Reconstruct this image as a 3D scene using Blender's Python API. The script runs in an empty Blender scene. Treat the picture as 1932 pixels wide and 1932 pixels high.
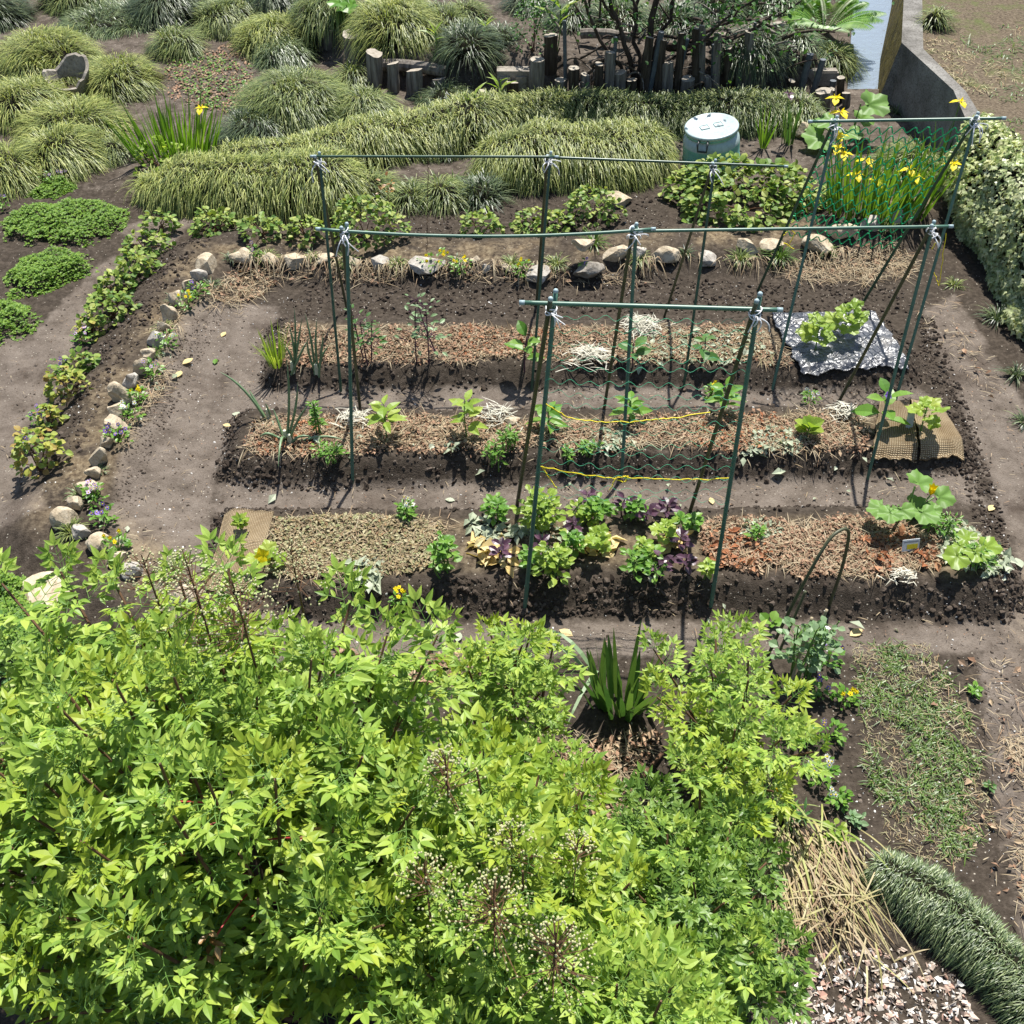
import bpy, bmesh, math
import numpy as np
rng = np.random.default_rng(11)
sc = bpy.context.scene
COL = sc.collection
PI = math.pi

# ------------------------------------------------------------------ camera
FOC = 966.0 / math.tan(math.radians(26.0))
PITCH = math.radians(44.0)
CAM = np.array([0.0, 0.0, 4.0])
FW = np.array([0.0, math.cos(PITCH), -math.sin(PITCH)])
UPV = np.array([0.0, math.sin(PITCH), math.cos(PITCH)])
cd = bpy.data.cameras.new("camera"); cam = bpy.data.objects.new("camera", cd); COL.objects.link(cam)
cam.location = CAM; cam.rotation_euler = (PI / 2 - PITCH, 0, 0)
cd.angle = math.radians(52.0); cd.clip_end = 1000; cd.clip_start = 0.05
sc.camera = cam

def ray(u, v):
    return np.array([(u - 966) / FOC, 0, 0]) - (v - 966) / FOC * UPV + FW
def at_z(u, v, z=0.0):
    d = ray(u, v); return CAM + d * ((z - 4.0) / d[2])
def at_y(u, v, y):
    d = ray(u, v); return CAM + d * (y / d[1])
def sstep(a, b, x):
    t = np.clip((x - a) / (b - a), 0, 1); return t * t * (3 - 2 * t)
def zpoly(pts, z=0.0):
    return np.array([at_z(u, v, z)[:2] for u, v in pts])
def seg_dist(X, Y, poly, closed=True):
    n = len(poly); D = np.full(np.shape(X), 1e9)
    for i in range(n if closed else n - 1):
        ax, ay = poly[i]; bx, by = poly[(i + 1) % n]
        ex, ey = bx - ax, by - ay
        t = np.clip(((X - ax) * ex + (Y - ay) * ey) / (ex * ex + ey * ey + 1e-12), 0, 1)
        D = np.minimum(D, np.hypot(X - ax - t * ex, Y - ay - t * ey))
    return D
def inside(X, Y, poly):
    c = np.zeros(np.shape(X), bool); n = len(poly); j = n - 1
    for i in range(n):
        xi, yi = poly[i]; xj, yj = poly[j]
        if yi != yj:
            c ^= ((yi > Y) != (yj > Y)) & (X < (xj - xi) * (Y - yi) / (yj - yi) + xi)
        j = i
    return c
def sdf(X, Y, poly):            # positive inside
    d = seg_dist(X, Y, poly); return np.where(inside(X, Y, poly), d, -d)
# smooth value noise
_tab = np.random.default_rng(5).random((256, 256))
def vnoise(x, y):
    x = np.asarray(x, float); y = np.asarray(y, float)
    xi = np.floor(x).astype(int); yi = np.floor(y).astype(int)
    fx = x - xi; fy = y - yi; fx = fx * fx * (3 - 2 * fx); fy = fy * fy * (3 - 2 * fy)
    g = lambda a, b: _tab[a % 256, b % 256]
    return (g(xi, yi) * (1 - fx) + g(xi + 1, yi) * fx) * (1 - fy) + (g(xi, yi + 1) * (1 - fx) + g(xi + 1, yi + 1) * fx) * fy
def fbm(x, y, o=4):
    s = 0; a = .5
    for i in range(o):
        s = s + a * (vnoise(x * 2 ** i + 17 * i, y * 2 ** i + 31 * i) - .5); a *= .5
    return s

# ------------------------------------------------------------------ layout of the ground
BED_FRONT = zpoly([(392, 1135), (418, 985), (430, 972), (700, 972), (1200, 972), (1640, 966), (1800, 985), (1870, 1040), (1932, 1120), (1890, 1165), (1700, 1160), (1330, 1148), (980, 1152), (620, 1168), (440, 1160)])
BED_MID = zpoly([(418, 900), (440, 800), (470, 785), (800, 785), (1300, 783), (1640, 775), (1770, 775), (1830, 870), (1800, 888), (1640, 900), (1300, 902), (900, 908), (660, 915), (480, 915)])
BED_BACK = zpoly([(500, 725), (515, 620), (560, 605), (900, 612), (1300, 612), (1500, 606), (1660, 600), (1735, 690), (1715, 730), (1500, 735), (1200, 728), (900, 728), (640, 735)])
STONE_LINE = zpoly([(420, 1170), (260, 1075), (125, 985), (170, 915), (195, 858), (218, 800), (235, 740), (272, 690), (298, 640), (322, 593), (360, 537), (395, 497), (470, 480), (560, 486), (720, 492), (900, 497), (1100, 492), (1250, 474), (1400, 460), (1540, 452), (1680, 415), (1760, 400)])
LOG_TERR = zpoly([(520, 60), (600, 100), (690, 160), (760, 172), (830, 178), (960, 185), (1100, 190), (1300, 190), (1540, 186), (1575, 150), (1600, 0), (1610, -60), (480, -60)])
CHANNEL = zpoly([(1618, -80), (1700, -80), (1668, 165), (1602, 165)])
PATH_IN = zpoly([(330, 1200), (215, 1010), (240, 890), (290, 740), (350, 620), (420, 575), (520, 580), (505, 640), (480, 760), (400, 900), (390, 1000), (380, 1100), (430, 1180), (1000, 1180), (1932, 1180), (1932, 1225), (1000, 1235), (480, 1250)])
PATH_A = zpoly([(400, 970), (420, 915), (700, 920), (1640, 905), (1830, 895), (1860, 950), (1640, 958), (800, 965)])
PATH_B = zpoly([(430, 790), (500, 738), (640, 740), (1000, 735), (1500, 740), (1730, 735), (1770, 770), (1300, 778), (800, 780)])
PATH_L = zpoly([(-120, 1040), (-120, 620), (60, 640), (190, 500), (260, 470), (230, 430), (330, 400), (250, 360), (340, 300), (420, 330), (360, 420), (330, 450), (250, 520), (180, 560), (150, 640), (110, 720), (60, 850), (90, 980)])
PATH_R = zpoly([(1745, 590), (1800, 560), (1850, 640), (1900, 720), (2000, 850), (2100, 1200), (2100, 1932), (1932, 1750), (1880, 1450), (1850, 1240), (1935, 1100), (1850, 850)])
BEDS = [(BED_FRONT, .13), (BED_MID, .12), (BED_BACK, .10)]
def H(X, Y):
    X = np.asarray(X, float); Y = np.asarray(Y, float)
    z = np.zeros(X.shape)
    for poly, h in BEDS:
        z = np.maximum(z, h * sstep(-.06, .11, sdf(X, Y, poly)))
    d = seg_dist(X, Y, STONE_LINE, False)
    z = np.maximum(z, .10 * (1 - sstep(.12, .45, d)))
    z = z + .28 * sstep(0, .35, sdf(X, Y, LOG_TERR))
    z = z - .14 * sstep(-.03, .04, sdf(X, Y, CHANNEL))
    return z
def P(u, v):
    z = 0.0
    for _ in range(7):
        p = at_z(u, v, z); z = .5 * z + .5 * float(H(p[0], p[1]))
    p = at_z(u, v, z); p[2] = float(H(p[0], p[1])); return p
def mpp(p):                     # metres per photo pixel at p
    return float(np.dot(np.asarray(p) - CAM, FW)) / FOC

# ------------------------------------------------------------------ mesh helpers
class Geo:
    def __init__(s): s.V = []; s.F = []; s.M = []; s.n = 0
    def add(s, V, F, m=0):
        V = np.asarray(V, float).reshape(-1, 3); F = np.asarray(F, int)
        s.V.append(V); s.F.append(F + s.n); s.M.append(np.full(len(F), m)); s.n += len(V); return s
    def mesh(s, name, mats, smooth=False):
        me = bpy.data.meshes.new(name)
        V = np.concatenate(s.V); me.vertices.add(len(V)); me.vertices.foreach_set("co", V.astype(np.float32).ravel())
        loops = np.concatenate([f.ravel() for f in s.F]); sizes = np.concatenate([np.full(len(f), f.shape[1]) for f in s.F])
        starts = np.concatenate([[0], np.cumsum(sizes)[:-1]])
        me.loops.add(len(loops)); me.loops.foreach_set("vertex_index", loops.astype(np.int32))
        me.polygons.add(len(sizes)); me.polygons.foreach_set("loop_start", starts.astype(np.int32))
        me.polygons.foreach_set("material_index", np.concatenate(s.M).astype(np.int32))
        me.polygons.foreach_set("use_smooth", np.full(len(sizes), bool(smooth)))
        me.update(calc_edges=True)
        for m in (mats if isinstance(mats, (list, tuple)) else [mats]): me.materials.append(m)
        return me
def tag(o, label=None, cat=None, group=None, kind=None):
    if label: o['label'] = label
    if cat: o['category'] = cat
    if group: o['group'] = group
    if kind: o['kind'] = kind
    return o
def thing(name, label, cat, loc, group=None):
    o = bpy.data.objects.new(name, None); COL.objects.link(o); o.location = loc; o.empty_display_size = .1
    return tag(o, label, cat, group)
def part(root, name, g, mats, smooth=False, label=None):
    o = bpy.data.objects.new(name, g.mesh(name, mats, smooth)); COL.objects.link(o); o.parent = root
    return tag(o, label)
def single(name, label, cat, loc, g, mats, group=None, kind=None, smooth=False):
    o = bpy.data.objects.new(name, g.mesh(name, mats, smooth)); COL.objects.link(o); o.location = loc
    return tag(o, label, cat, group, kind)
def nrm(a): a = np.asarray(a, float); return a / (np.linalg.norm(a, axis=-1, keepdims=True) + 1e-12)
def frames(d, up):
    y = nrm(d); x = nrm(np.cross(y, up)); z = np.cross(x, y)
    return np.stack([x, y, z], axis=-1)
def inst(T, pos, R, s):
    tv, tf = T; pos = np.asarray(pos, float); N = len(pos); s = np.asarray(s, float)
    if s.ndim == 0: s = np.full(N, s)
    if s.ndim == 1: s = np.repeat(s[:, None], 3, 1)
    V = np.einsum('nij,nkj->nki', R, tv[None] * s[:, None, :]) + pos[:, None, :]
    F = tf[None] + (np.arange(N) * len(tv))[:, None, None]
    return V.reshape(-1, 3), F.reshape(-1, tf.shape[1])
def leaf_t(w=.3, nseg=4, fold=.25, curl=.15, peak=.4, sharp=1.0):
    t = np.linspace(0, 1, nseg + 1)
    prof = np.where(t < peak, np.sin(t / peak * PI / 2), np.cos((t - peak) / (1 - peak) * PI / 2) ** sharp)
    prof = np.maximum(prof, .03) * w / 2 * 1.0
    V = []
    for ti, p in zip(t, prof):
        zc = -curl * ti * ti
        V += [(-p, ti, zc + fold * p), (0, ti, zc), (p, ti, zc + fold * p)]
    F = []
    for i in range(nseg):
        a = i * 3; F += [(a, a + 1, a + 4, a + 3), (a + 1, a + 2, a + 5, a + 4)]
    return np.array(V), np.array(F)
def lobed_t(n=30, lobes=5, depth=.25, cup=.25):
    V = [(0, .0, 0)]; F = []
    for ring, rr in ((1, .5), (2, 1.0)):
        for i in range(n):
            a = -PI / 2 + 2 * PI * (i + .5) / n
            t = (i + .5) / n
            r = (1 - depth * .5 * (1 - math.cos(2 * PI * lobes * t)) * (1 if ring == 2 else .3)) * .5
            if t < .06 or t > .94: r *= .45
            r *= 1 + (.05 * (-1) ** i if ring == 2 else 0)
            z = cup * (rr * r) ** 1.0 * (1 + .35 * math.cos(a * 5)) - (.22 * rr * rr * r)
            V.append((math.cos(a) * r * rr, .12 + math.sin(a) * r * rr + .3, z))
    V[0] = (0, .3, 0)
    q = []
    for i in range(n):
        j = (i + 1) % n
        q.append((1 + i, 1 + n + i, 1 + n + j, 1 + j))
    tri = [(0, 1 + i, 1 + (i + 1) % n, 1 + (i + 1) % n) for i in range(n)]
    V = np.array(V); V[:, 1] -= .05
    # turn inner triangles into quads with a doubled ring so every face is a quad
    F = q + [(0, 1 + (2 * i) % n, 1 + (2 * i + 1) % n, 1 + (2 * i + 2) % n) for i in range(n // 2)]
    return V, np.array(F)
L_LANCE = leaf_t(.39, 5, .22, .16, .36, 1.1)
L_OVAL = leaf_t(.62, 4, .3, .18, .45, .8)
L_ROUND = leaf_t(.85, 4, .25, .12, .5, .62)
L_NARROW = leaf_t(.22, 4, .35, .3, .4, 1.2)
L_CHIP = leaf_t(.6, 2, .5, .2, .5, .8)
L_LOBED = lobed_t()
L_GOURD = lobed_t(30, 5, .16, .35)
def blades(root, d0, L, w, droop, nseg=3, side=None):
    N = len(root); t = np.linspace(0, 1, nseg + 1)
    d0 = nrm(d0); sv = np.cross(d0, [0, 0, 1]) if side is None else side
    sv = nrm(sv + 1e-4)
    P_ = root[:, None, :] + L[:, None, None] * (d0[:, None, :] * t[None, :, None]); P_[:, :, 2] -= (L * droop)[:, None] * (t ** 2)[None]
    ww = w[:, None] * np.array([.7, 1, .8, .08] if nseg == 3 else np.concatenate([[.7], np.linspace(1, .6, nseg - 1), [.06]]))[None] * .5
    A = P_ - sv[:, None, :] * ww[:, :, None]; B = P_ + sv[:, None, :] * ww[:, :, None]
    V = np.stack([A, B], 2).reshape(-1, 3)
    f = np.array([(2 * i, 2 * i + 1, 2 * i + 3, 2 * i + 2) for i in range(nseg)])
    F = (f[None] + (np.arange(N) * 2 * (nseg + 1))[:, None, None]).reshape(-1, 4)
    return V, F
def tube(pts, r, k=6, cap=True):
    pts = np.asarray(pts, float); n = len(pts); r = np.broadcast_to(np.asarray(r, float), (n,))
    t = nrm(np.gradient(pts, axis=0)); ref = np.array([0, 0, 1.]) if abs(t[0][2]) < .9 else np.array([1., 0, 0])
    a = np.linspace(0, 2 * PI, k, endpoint=False); V = []
    x = nrm(np.cross(t[0], ref))
    for i in range(n):
        x = nrm(x - t[i] * np.dot(x, t[i])); y = np.cross(t[i], x)
        V.append(pts[i] + r[i] * (np.cos(a)[:, None] * x + np.sin(a)[:, None] * y))
    F = [(i * k + j, i * k + (j + 1) % k, (i + 1) * k + (j + 1) % k, (i + 1) * k + j) for i in range(n - 1) for j in range(k)]
    V = np.concatenate(V); F = np.array(F)
    if cap:
        V = np.concatenate([V, pts[:1], pts[-1:]]); c0 = n * k; b = (n - 1) * k
        if k % 2 == 0:
            F = np.concatenate([F, [(c0, (2 * j + 2) % k, (2 * j + 1), 2 * j) for j in range(k // 2)], [(c0 + 1, b + 2 * j, b + 2 * j + 1, b + (2 * j + 2) % k) for j in range(k // 2)]])
    return V, F
def curve(a, b, bow=(0, 0, 0), n=8):
    t = np.linspace(0, 1, n)[:, None]; a = np.asarray(a, float); b = np.asarray(b, float)
    return a + (b - a) * t + np.asarray(bow, float) * (4 * t * (1 - t))
def ico(sub):
    bm = bmesh.new(); bmesh.ops.create_icosphere(bm, subdivisions=sub, radius=1)
    V = np.array([v.co[:] for v in bm.verts]); F = np.array([[v.index for v in f.verts] for f in bm.faces]); bm.free(); return V, F
ICO1, ICO2, ICO4 = ico(1), ico(2), ico(4)
def lathe(prof, k=32, close=True):
    prof = np.asarray(prof, float); n = len(prof); a = np.linspace(0, 2 * PI, k, endpoint=False)
    V = np.stack([prof[:, 0][:, None] * np.cos(a), prof[:, 0][:, None] * np.sin(a), np.repeat(prof[:, 1][:, None], k, 1)], -1).reshape(-1, 3)
    F = np.array([(i * k + j, i * k + (j + 1) % k, (i + 1) * k + (j + 1) % k, (i + 1) * k + j) for i in range(n - 1) for j in range(k)])
    return V, F
BOX = (np.array([(x, y, z) for z in (-.5, .5) for y in (-.5, .5) for x in (-.5, .5)], float),
       np.array([(0, 2, 3, 1), (4, 5, 7, 6), (0, 1, 5, 4), (2, 6, 7, 3), (0, 4, 6, 2), (1, 3, 7, 5)]))
def rotz(a): c, s = np.cos(a), np.sin(a); return np.array([[c, -s, 0], [s, c, 0], [0, 0, 1]])
def rand_rot(N):
    q = nrm(rng.normal(size=(N, 4))); w, x, y, z = q.T
    return np.stack([np.stack([1 - 2 * (y * y + z * z), 2 * (x * y - z * w), 2 * (x * z + y * w)], -1),
                     np.stack([2 * (x * y + z * w), 1 - 2 * (x * x + z * z), 2 * (y * z - x * w)], -1),
                     np.stack([2 * (x * z - y * w), 2 * (y * z + x * w), 1 - 2 * (x * x + y * y)], -1)], 1)
def U(a, b, n=None): return rng.uniform(a, b, n)

# ------------------------------------------------------------------ materials
def new_mat(name):
    m = bpy.data.materials.new(name); m.use_nodes = True; nt = m.node_tree; nt.nodes.clear()
    out = nt.nodes.new('ShaderNodeOutputMaterial'); return m, nt, out
def nd(nt, t, **kw):
    n = nt.nodes.new(t)
    for k, v in kw.items(): setattr(n, k, v)
    return n
def ramp(nt, cols, fac, pos=None, interp='LINEAR'):
    r = nd(nt, 'ShaderNodeValToRGB'); e = r.color_ramp.elements; r.color_ramp.interpolation = interp
    n = len(cols)
    while len(e) < n: e.new(.5)
    for i, c in enumerate(cols):
        e[i].position = pos[i] if pos else i / max(1, n - 1); e[i].color = (*c, 1)
    nt.links.new(fac, r.inputs['Fac']); return r.outputs['Color']
def mixc(nt, a, b, f, mode='MIX'):
    m = nd(nt, 'ShaderNodeMix', data_type='RGBA', blend_type=mode)
    for s, val in ((m.inputs['Factor'], f), (m.inputs['A'], a), (m.inputs['B'], b)):
        if hasattr(val, 'links') or hasattr(val, 'is_linked'): nt.links.new(val, s)
        elif isinstance(val, (int, float)): s.default_value = val
        else: s.default_value = (*val, 1)
    return m.outputs['Result']
def noise(nt, scale, detail=4, rough=.6, coord=None, kind='Object', dist=0):
    if coord is None:
        coord = nd(nt, 'ShaderNodeTexCoord').outputs[kind]
    n = nd(nt, 'ShaderNodeTexNoise'); n.inputs['Scale'].default_value = scale; n.inputs['Detail'].default_value = detail
    n.inputs['Roughness'].default_value = rough; n.inputs['Distortion'].default_value = dist
    nt.links.new(coord, n.inputs['Vector']); return n.outputs['Fac']
def bump(nt, h, strength=.4, dist=.01):
    b = nd(nt, 'ShaderNodeBump'); b.inputs['Strength'].default_value = strength; b.inputs['Distance'].default_value = dist
    nt.links.new(h, b.inputs['Height']); return b.outputs['Normal']
def principled(nt, out, col, rough=.7, spec=.3, normal=None, metal=0.0):
    p = nd(nt, 'ShaderNodeBsdfPrincipled')
    if hasattr(col, 'is_linked'): nt.links.new(col, p.inputs['Base Color'])
    else: p.inputs['Base Color'].default_value = (*col, 1)
    if hasattr(rough, 'is_linked'): nt.links.new(rough, p.inputs['Roughness'])
    else: p.inputs['Roughness'].default_value = rough
    p.inputs['Specular IOR Level'].default_value = spec; p.inputs['Metallic'].default_value = metal
    if normal is not None: nt.links.new(normal, p.inputs['Normal'])
    if out is not None: nt.links.new(p.outputs[0], out.inputs['Surface'])
    return p
def leaf_mat(name, cols, tr=.35, rough=.45, spec=.35, pos=None, tint=1.25):
    m, nt, out = new_mat(name)
    g = nd(nt, 'ShaderNodeNewGeometry'); c = ramp(nt, cols, g.outputs['Random Per Island'], pos)
    n = noise(nt, 9, 2); c = mixc(nt, c, tuple(x * .65 for x in cols[0]), ramp(nt, [(0, 0, 0), (.5, .5, .5)], n, [.5, .75]))
    p = principled(nt, None, c, rough, spec)
    t = nd(nt, 'ShaderNodeBsdfTranslucent')
    tc = mixc(nt, c, (tint, tint * 1.0, tint * .55), 1.0, 'MULTIPLY'); nt.links.new(tc, t.inputs['Color'])
    mx = nd(nt, 'ShaderNodeMixShader'); mx.inputs[0].default_value = tr
    nt.links.new(p.outputs[0], mx.inputs[1]); nt.links.new(t.outputs[0], mx.inputs[2]); nt.links.new(mx.outputs[0], out.inputs['Surface'])
    return m
def flat_mat(name, cols, rough=.8, spec=.2, scale=30, bs=.3, bd=.004, island=False, detail=4):
    m, nt, out = new_mat(name)
    n = noise(nt, scale, detail)
    if island:
        g = nd(nt, 'ShaderNodeNewGeometry'); c = ramp(nt, cols, g.outputs['Random Per Island'])
        c = mixc(nt, c, (.75, .75, .75), ramp(nt, [(0, 0, 0), (1, 1, 1)], n, [.45, .7]), 'MULTIPLY')
    else: c = ramp(nt, cols, n, [.3 + .4 * i / max(1, len(cols) - 1) for i in range(len(cols))])
    principled(nt, out, c, rough, spec, bump(nt, n, bs, bd)); return m
# ------------------------------------------------------------------ material library
def soil_mat(name, lawn=False):
    m, nt, out = new_mat(name)
    co = nd(nt, 'ShaderNodeTexCoord').outputs['Object']
    at = nd(nt, 'ShaderNodeAttribute', attribute_name='zone'); sp = nd(nt, 'ShaderNodeSeparateColor'); nt.links.new(at.outputs['Color'], sp.inputs[0])
    n1 = noise(nt, 2.3, 5, .65, co); n2 = noise(nt, 28, 5, .7, co); n3 = noise(nt, 120, 3, .6, co); n4 = noise(nt, 7, 4, .7, co)
    dark = ramp(nt, [(.024, .0185, .0138), (.048, .038, .029), (.086, .069, .054)], n2, [.3, .52, .75])
    path = ramp(nt, [(.078, .063, .05), (.126, .104, .085), (.168, .141, .117)], n4, [.3, .5, .72])
    path = mixc(nt, path, (.55, .52, .5), ramp(nt, [(0, 0, 0), (1, 1, 1)], n1, [.52, .7]), 'MULTIPLY')
    path = mixc(nt, path, (.72, .7, .68), ramp(nt, [(0, 0, 0), (1, 1, 1)], n3, [.5, .66]), 'MULTIPLY')
    f = nd(nt, 'ShaderNodeMath', operation='ADD'); nt.links.new(sp.outputs[0], f.inputs[0])
    s = nd(nt, 'ShaderNodeMath', operation='MULTIPLY_ADD'); nt.links.new(n4, s.inputs[0]); s.inputs[1].default_value = .9; s.inputs[2].default_value = -.45
    nt.links.new(s.outputs[0], f.inputs[1])
    pf = ramp(nt, [(0, 0, 0), (1, 1, 1)], f.outputs[0], [.3, .7])
    c = mixc(nt, dark, path, pf)
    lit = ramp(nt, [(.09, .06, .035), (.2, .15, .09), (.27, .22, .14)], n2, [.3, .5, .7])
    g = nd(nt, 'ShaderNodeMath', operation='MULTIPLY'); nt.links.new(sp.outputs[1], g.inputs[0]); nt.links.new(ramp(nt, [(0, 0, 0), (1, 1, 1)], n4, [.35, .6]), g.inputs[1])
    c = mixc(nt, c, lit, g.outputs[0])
    # pale grit in the soil
    vo = nd(nt, 'ShaderNodeTexVoronoi'); vo.inputs['Scale'].default_value = 55; nt.links.new(co, vo.inputs['Vector'])
    sepv = nd(nt, 'ShaderNodeSeparateColor'); nt.links.new(vo.outputs['Color'], sepv.inputs[0])
    a = nd(nt, 'ShaderNodeMath', operation='LESS_THAN'); nt.links.new(vo.outputs['Distance'], a.inputs[0]); a.inputs[1].default_value = .2
    b = nd(nt, 'ShaderNodeMath', operation='GREATER_THAN'); nt.links.new(sepv.outputs[0], b.inputs[0]); b.inputs[1].default_value = .86
    ab = nd(nt, 'ShaderNodeMath', operation='MULTIPLY'); nt.links.new(a.outputs[0], ab.inputs[0]); nt.links.new(b.outputs[0], ab.inputs[1])
    c = mixc(nt, c, (.3, .27, .22), ab.outputs[0])
    h = nd(nt, 'ShaderNodeMath', operation='ADD'); nt.links.new(n2, h.inputs[0]); nt.links.new(n3, h.inputs[1])
    principled(nt, out, c, .95, .1, bump(nt, h.outputs[0], .55, .012))
    return m
MAT_SOIL = soil_mat('soil')
def stone_mat(name, cols):
    m, nt, out = new_mat(name); co = nd(nt, 'ShaderNodeTexCoord').outputs['Object']
    oi = nd(nt, 'ShaderNodeObjectInfo')
    n = noise(nt, 9, 6, .7, co, dist=.6); n2 = noise(nt, 60, 4, .6, co)
    c = ramp(nt, cols, n, [.3, .5, .72]); c = mixc(nt, c, (.6, .58, .55), ramp(nt, [(0, 0, 0), (1, 1, 1)], n2, [.5, .7]), 'MULTIPLY')
    principled(nt, out, c, .9, .15, bump(nt, n, .5, .02)); return m
ST_TAN = stone_mat('tan_stone', [(.26, .2, .13), (.42, .35, .25), (.56, .49, .38)])
ST_GREY = stone_mat('grey_stone', [(.2, .175, .145), (.36, .33, .285), (.5, .46, .41)])
ST_DARK = stone_mat('dark_stone', [(.12, .105, .085), (.24, .215, .18), (.36, .33, .28)])
def wood_mat(name, cols):
    m, nt, out = new_mat(name); co = nd(nt, 'ShaderNodeTexCoord').outputs['Object']
    mp = nd(nt, 'ShaderNodeMapping'); mp.inputs['Scale'].default_value = (40, 40, 4); nt.links.new(co, mp.inputs['Vector'])
    n = noise(nt, 1, 5, .65, mp.outputs[0]); c = ramp(nt, cols, n, [.3, .5, .7]); 
    principled(nt, out, c, .85, .15, bump(nt, n, .6, .008)); return m
WD_GREY = wood_mat('weathered_wood', [(.05, .042, .034), (.15, .13, .11), (.26, .235, .2)])
WD_DARK = wood_mat('dark_wood', [(.018, .013, .009), (.05, .037, .026), (.1, .08, .06)])
WD_CUT = flat_mat('cut_wood', [(.2, .17, .13), (.38, .34, .28)], scale=20)
WD_BARK = wood_mat('bark', [(.02, .014, .011), (.05, .036, .028), (.09, .07, .055)])
STEEL = flat_mat('grey_pipe', [(.05, .06, .068), (.1, .115, .125)], .55, .4, 20, .1)
def concrete():
    m, nt, out = new_mat('concrete'); co = nd(nt, 'ShaderNodeTexCoord').outputs['Object']
    n = noise(nt, 3, 7, .7, co); n2 = noise(nt, 70, 3, .6, co)
    c = ramp(nt, [(.07, .065, .055), (.16, .15, .135), (.25, .24, .22)], n, [.3, .5, .7]); c = mixc(nt, c, (.6, .6, .58), ramp(nt, [(0, 0, 0), (1, 1, 1)], n2, [.48, .62]), 'MULTIPLY')
    principled(nt, out, c, .9, .2, bump(nt, n2, .4, .006)); return m
CONC = concrete()
def moss():
    m, nt, out = new_mat('mossy_concrete'); co = nd(nt, 'ShaderNodeTexCoord').outputs['Object']
    n = noise(nt, 7, 6, .75, co, dist=.4); c = ramp(nt, [(.03, .024, .014), (.085, .068, .02), (.14, .11, .03), (.25, .23, .18)], n, [.35, .48, .62, .74])
    principled(nt, out, c, .95, .1, bump(nt, n, .8, .02)); return m
MOSS = moss()
def water():
    m, nt, out = new_mat('water'); co = nd(nt, 'ShaderNodeTexCoord').outputs['Object']
    n = noise(nt, 14, 3, .5, co); p = principled(nt, out, (.16, .19, .22), .12, .8, bump(nt, n, .35, .03)); return m
WATER = water()
# leaves and blades
G_PALE = leaf_mat('pale_grass_blade', [(.06, .095, .022), (.19, .24, .055), (.32, .36, .09), (.48, .49, .17), (.10, .15, .04)], .3, .45, .35, tint=1.1)
G_MID = leaf_mat('mid_grass_blade', [(.04, .07, .02), (.12, .17, .045), (.21, .26, .07), (.34, .37, .13), (.055, .10, .03)], .28, .45, .4, tint=1.1)
G_DARK = leaf_mat('dark_grass_blade', [(.018, .036, .015), (.045, .075, .032), (.09, .13, .05), (.19, .23, .10)], .25, .42, .45, tint=1.1)
G_BLUE = leaf_mat('bluish_grass_blade', [(.04, .07, .026), (.09, .14, .05), (.16, .21, .085), (.28, .33, .15)], .22, .4, .5, tint=1.05)
G_FRESH = leaf_mat('fresh_grass_blade', [(.05, .10, .018), (.10, .18, .03), (.16, .25, .05)], .38, .4, .4)
SHADE_CORE = flat_mat('shade_core', [(.006, .006, .004), (.016, .015, .009)], .95, .05)  # dead-grass core painted near-black for the shade between blades
IRIS = leaf_mat('iris_blade', [(.06, .14, .012), (.11, .22, .02), (.17, .28, .035)], .42, .35, .45)
IRIS_DARK = leaf_mat('dark_iris_blade', [(.035, .09, .025), (.07, .15, .035), (.12, .2, .05)], .38, .35, .45)
STRAW = leaf_mat('straw', [(.2, .14, .08), (.31, .24, .145), (.40, .34, .23), (.27, .17, .1)], .15, .7, .2, tint=1)
STRAW_W = leaf_mat('white_straw', [(.36, .34, .26), (.46, .44, .36), (.54, .52, .43)], .15, .6, .3, tint=1)
LITTER = leaf_mat('leaf_litter', [(.12, .07, .042), (.26, .15, .095), (.36, .23, .15), (.40, .31, .2), (.33, .19, .12), (.17, .12, .08)], .12, .75, .15, tint=1)
LITTER_RED = leaf_mat('red_leaf_litter', [(.2, .07, .03), (.34, .14, .065), (.42, .22, .12), (.28, .12, .06)], .15, .7, .15, tint=1)
CLIPPING = leaf_mat('dry_clipping', [(.2, .15, .09), (.34, .27, .16), (.4, .36, .22), (.2, .22, .1), (.3, .18, .1)], .12, .75, .15, tint=1)
PALE_DRY = leaf_mat('pale_dry_leaf', [(.25, .29, .19), (.36, .4, .28), (.46, .49, .37)], .2, .6, .3, tint=1)
YELLOW_DRY = leaf_mat('yellow_dry_leaf', [(.5, .36, .13), (.6, .46, .2), (.62, .53, .3)], .25, .55, .3, tint=1)
SHRUB = leaf_mat('shrub_leaf', [(.06, .13, .022), (.13, .22, .035), (.22, .30, .055), (.33, .36, .09), (.09, .17, .03)], .28, .5, .25)
SHRUB_Y = leaf_mat('yellowing_leaf', [(.10, .17, .03), (.22, .29, .05), (.36, .36, .07), (.3, .17, .06)], .3, .5, .25)
CLOVER = leaf_mat('clover_leaf', [(.08, .17, .018), (.14, .25, .03), (.21, .32, .045)], .35, .5, .25)
NAND = leaf_mat('nandina_leaf', [(.12, .22, .032), (.21, .33, .05), (.27, .39, .065), (.33, .44, .08), (.38, .47, .085)], .38, .45, .28, tint=1.3)
NAND_B = leaf_mat('young_nandina_leaf', [(.2, .3, .03), (.28, .37, .04), (.36, .42, .055)], .38, .45, .3)
NAND_D = leaf_mat('dark_nandina_leaf', [(.08, .16, .026), (.14, .24, .04), (.21, .31, .055)], .32, .42, .35)
NAND_R = leaf_mat('bronze_nandina_leaf', [(.22, .1, .03), (.34, .19, .07), (.4, .26, .12)], .3, .4, .4)
BUD = flat_mat('cream_bud', [(.42, .42, .2), (.55, .52, .3)], .6, .3)
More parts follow.
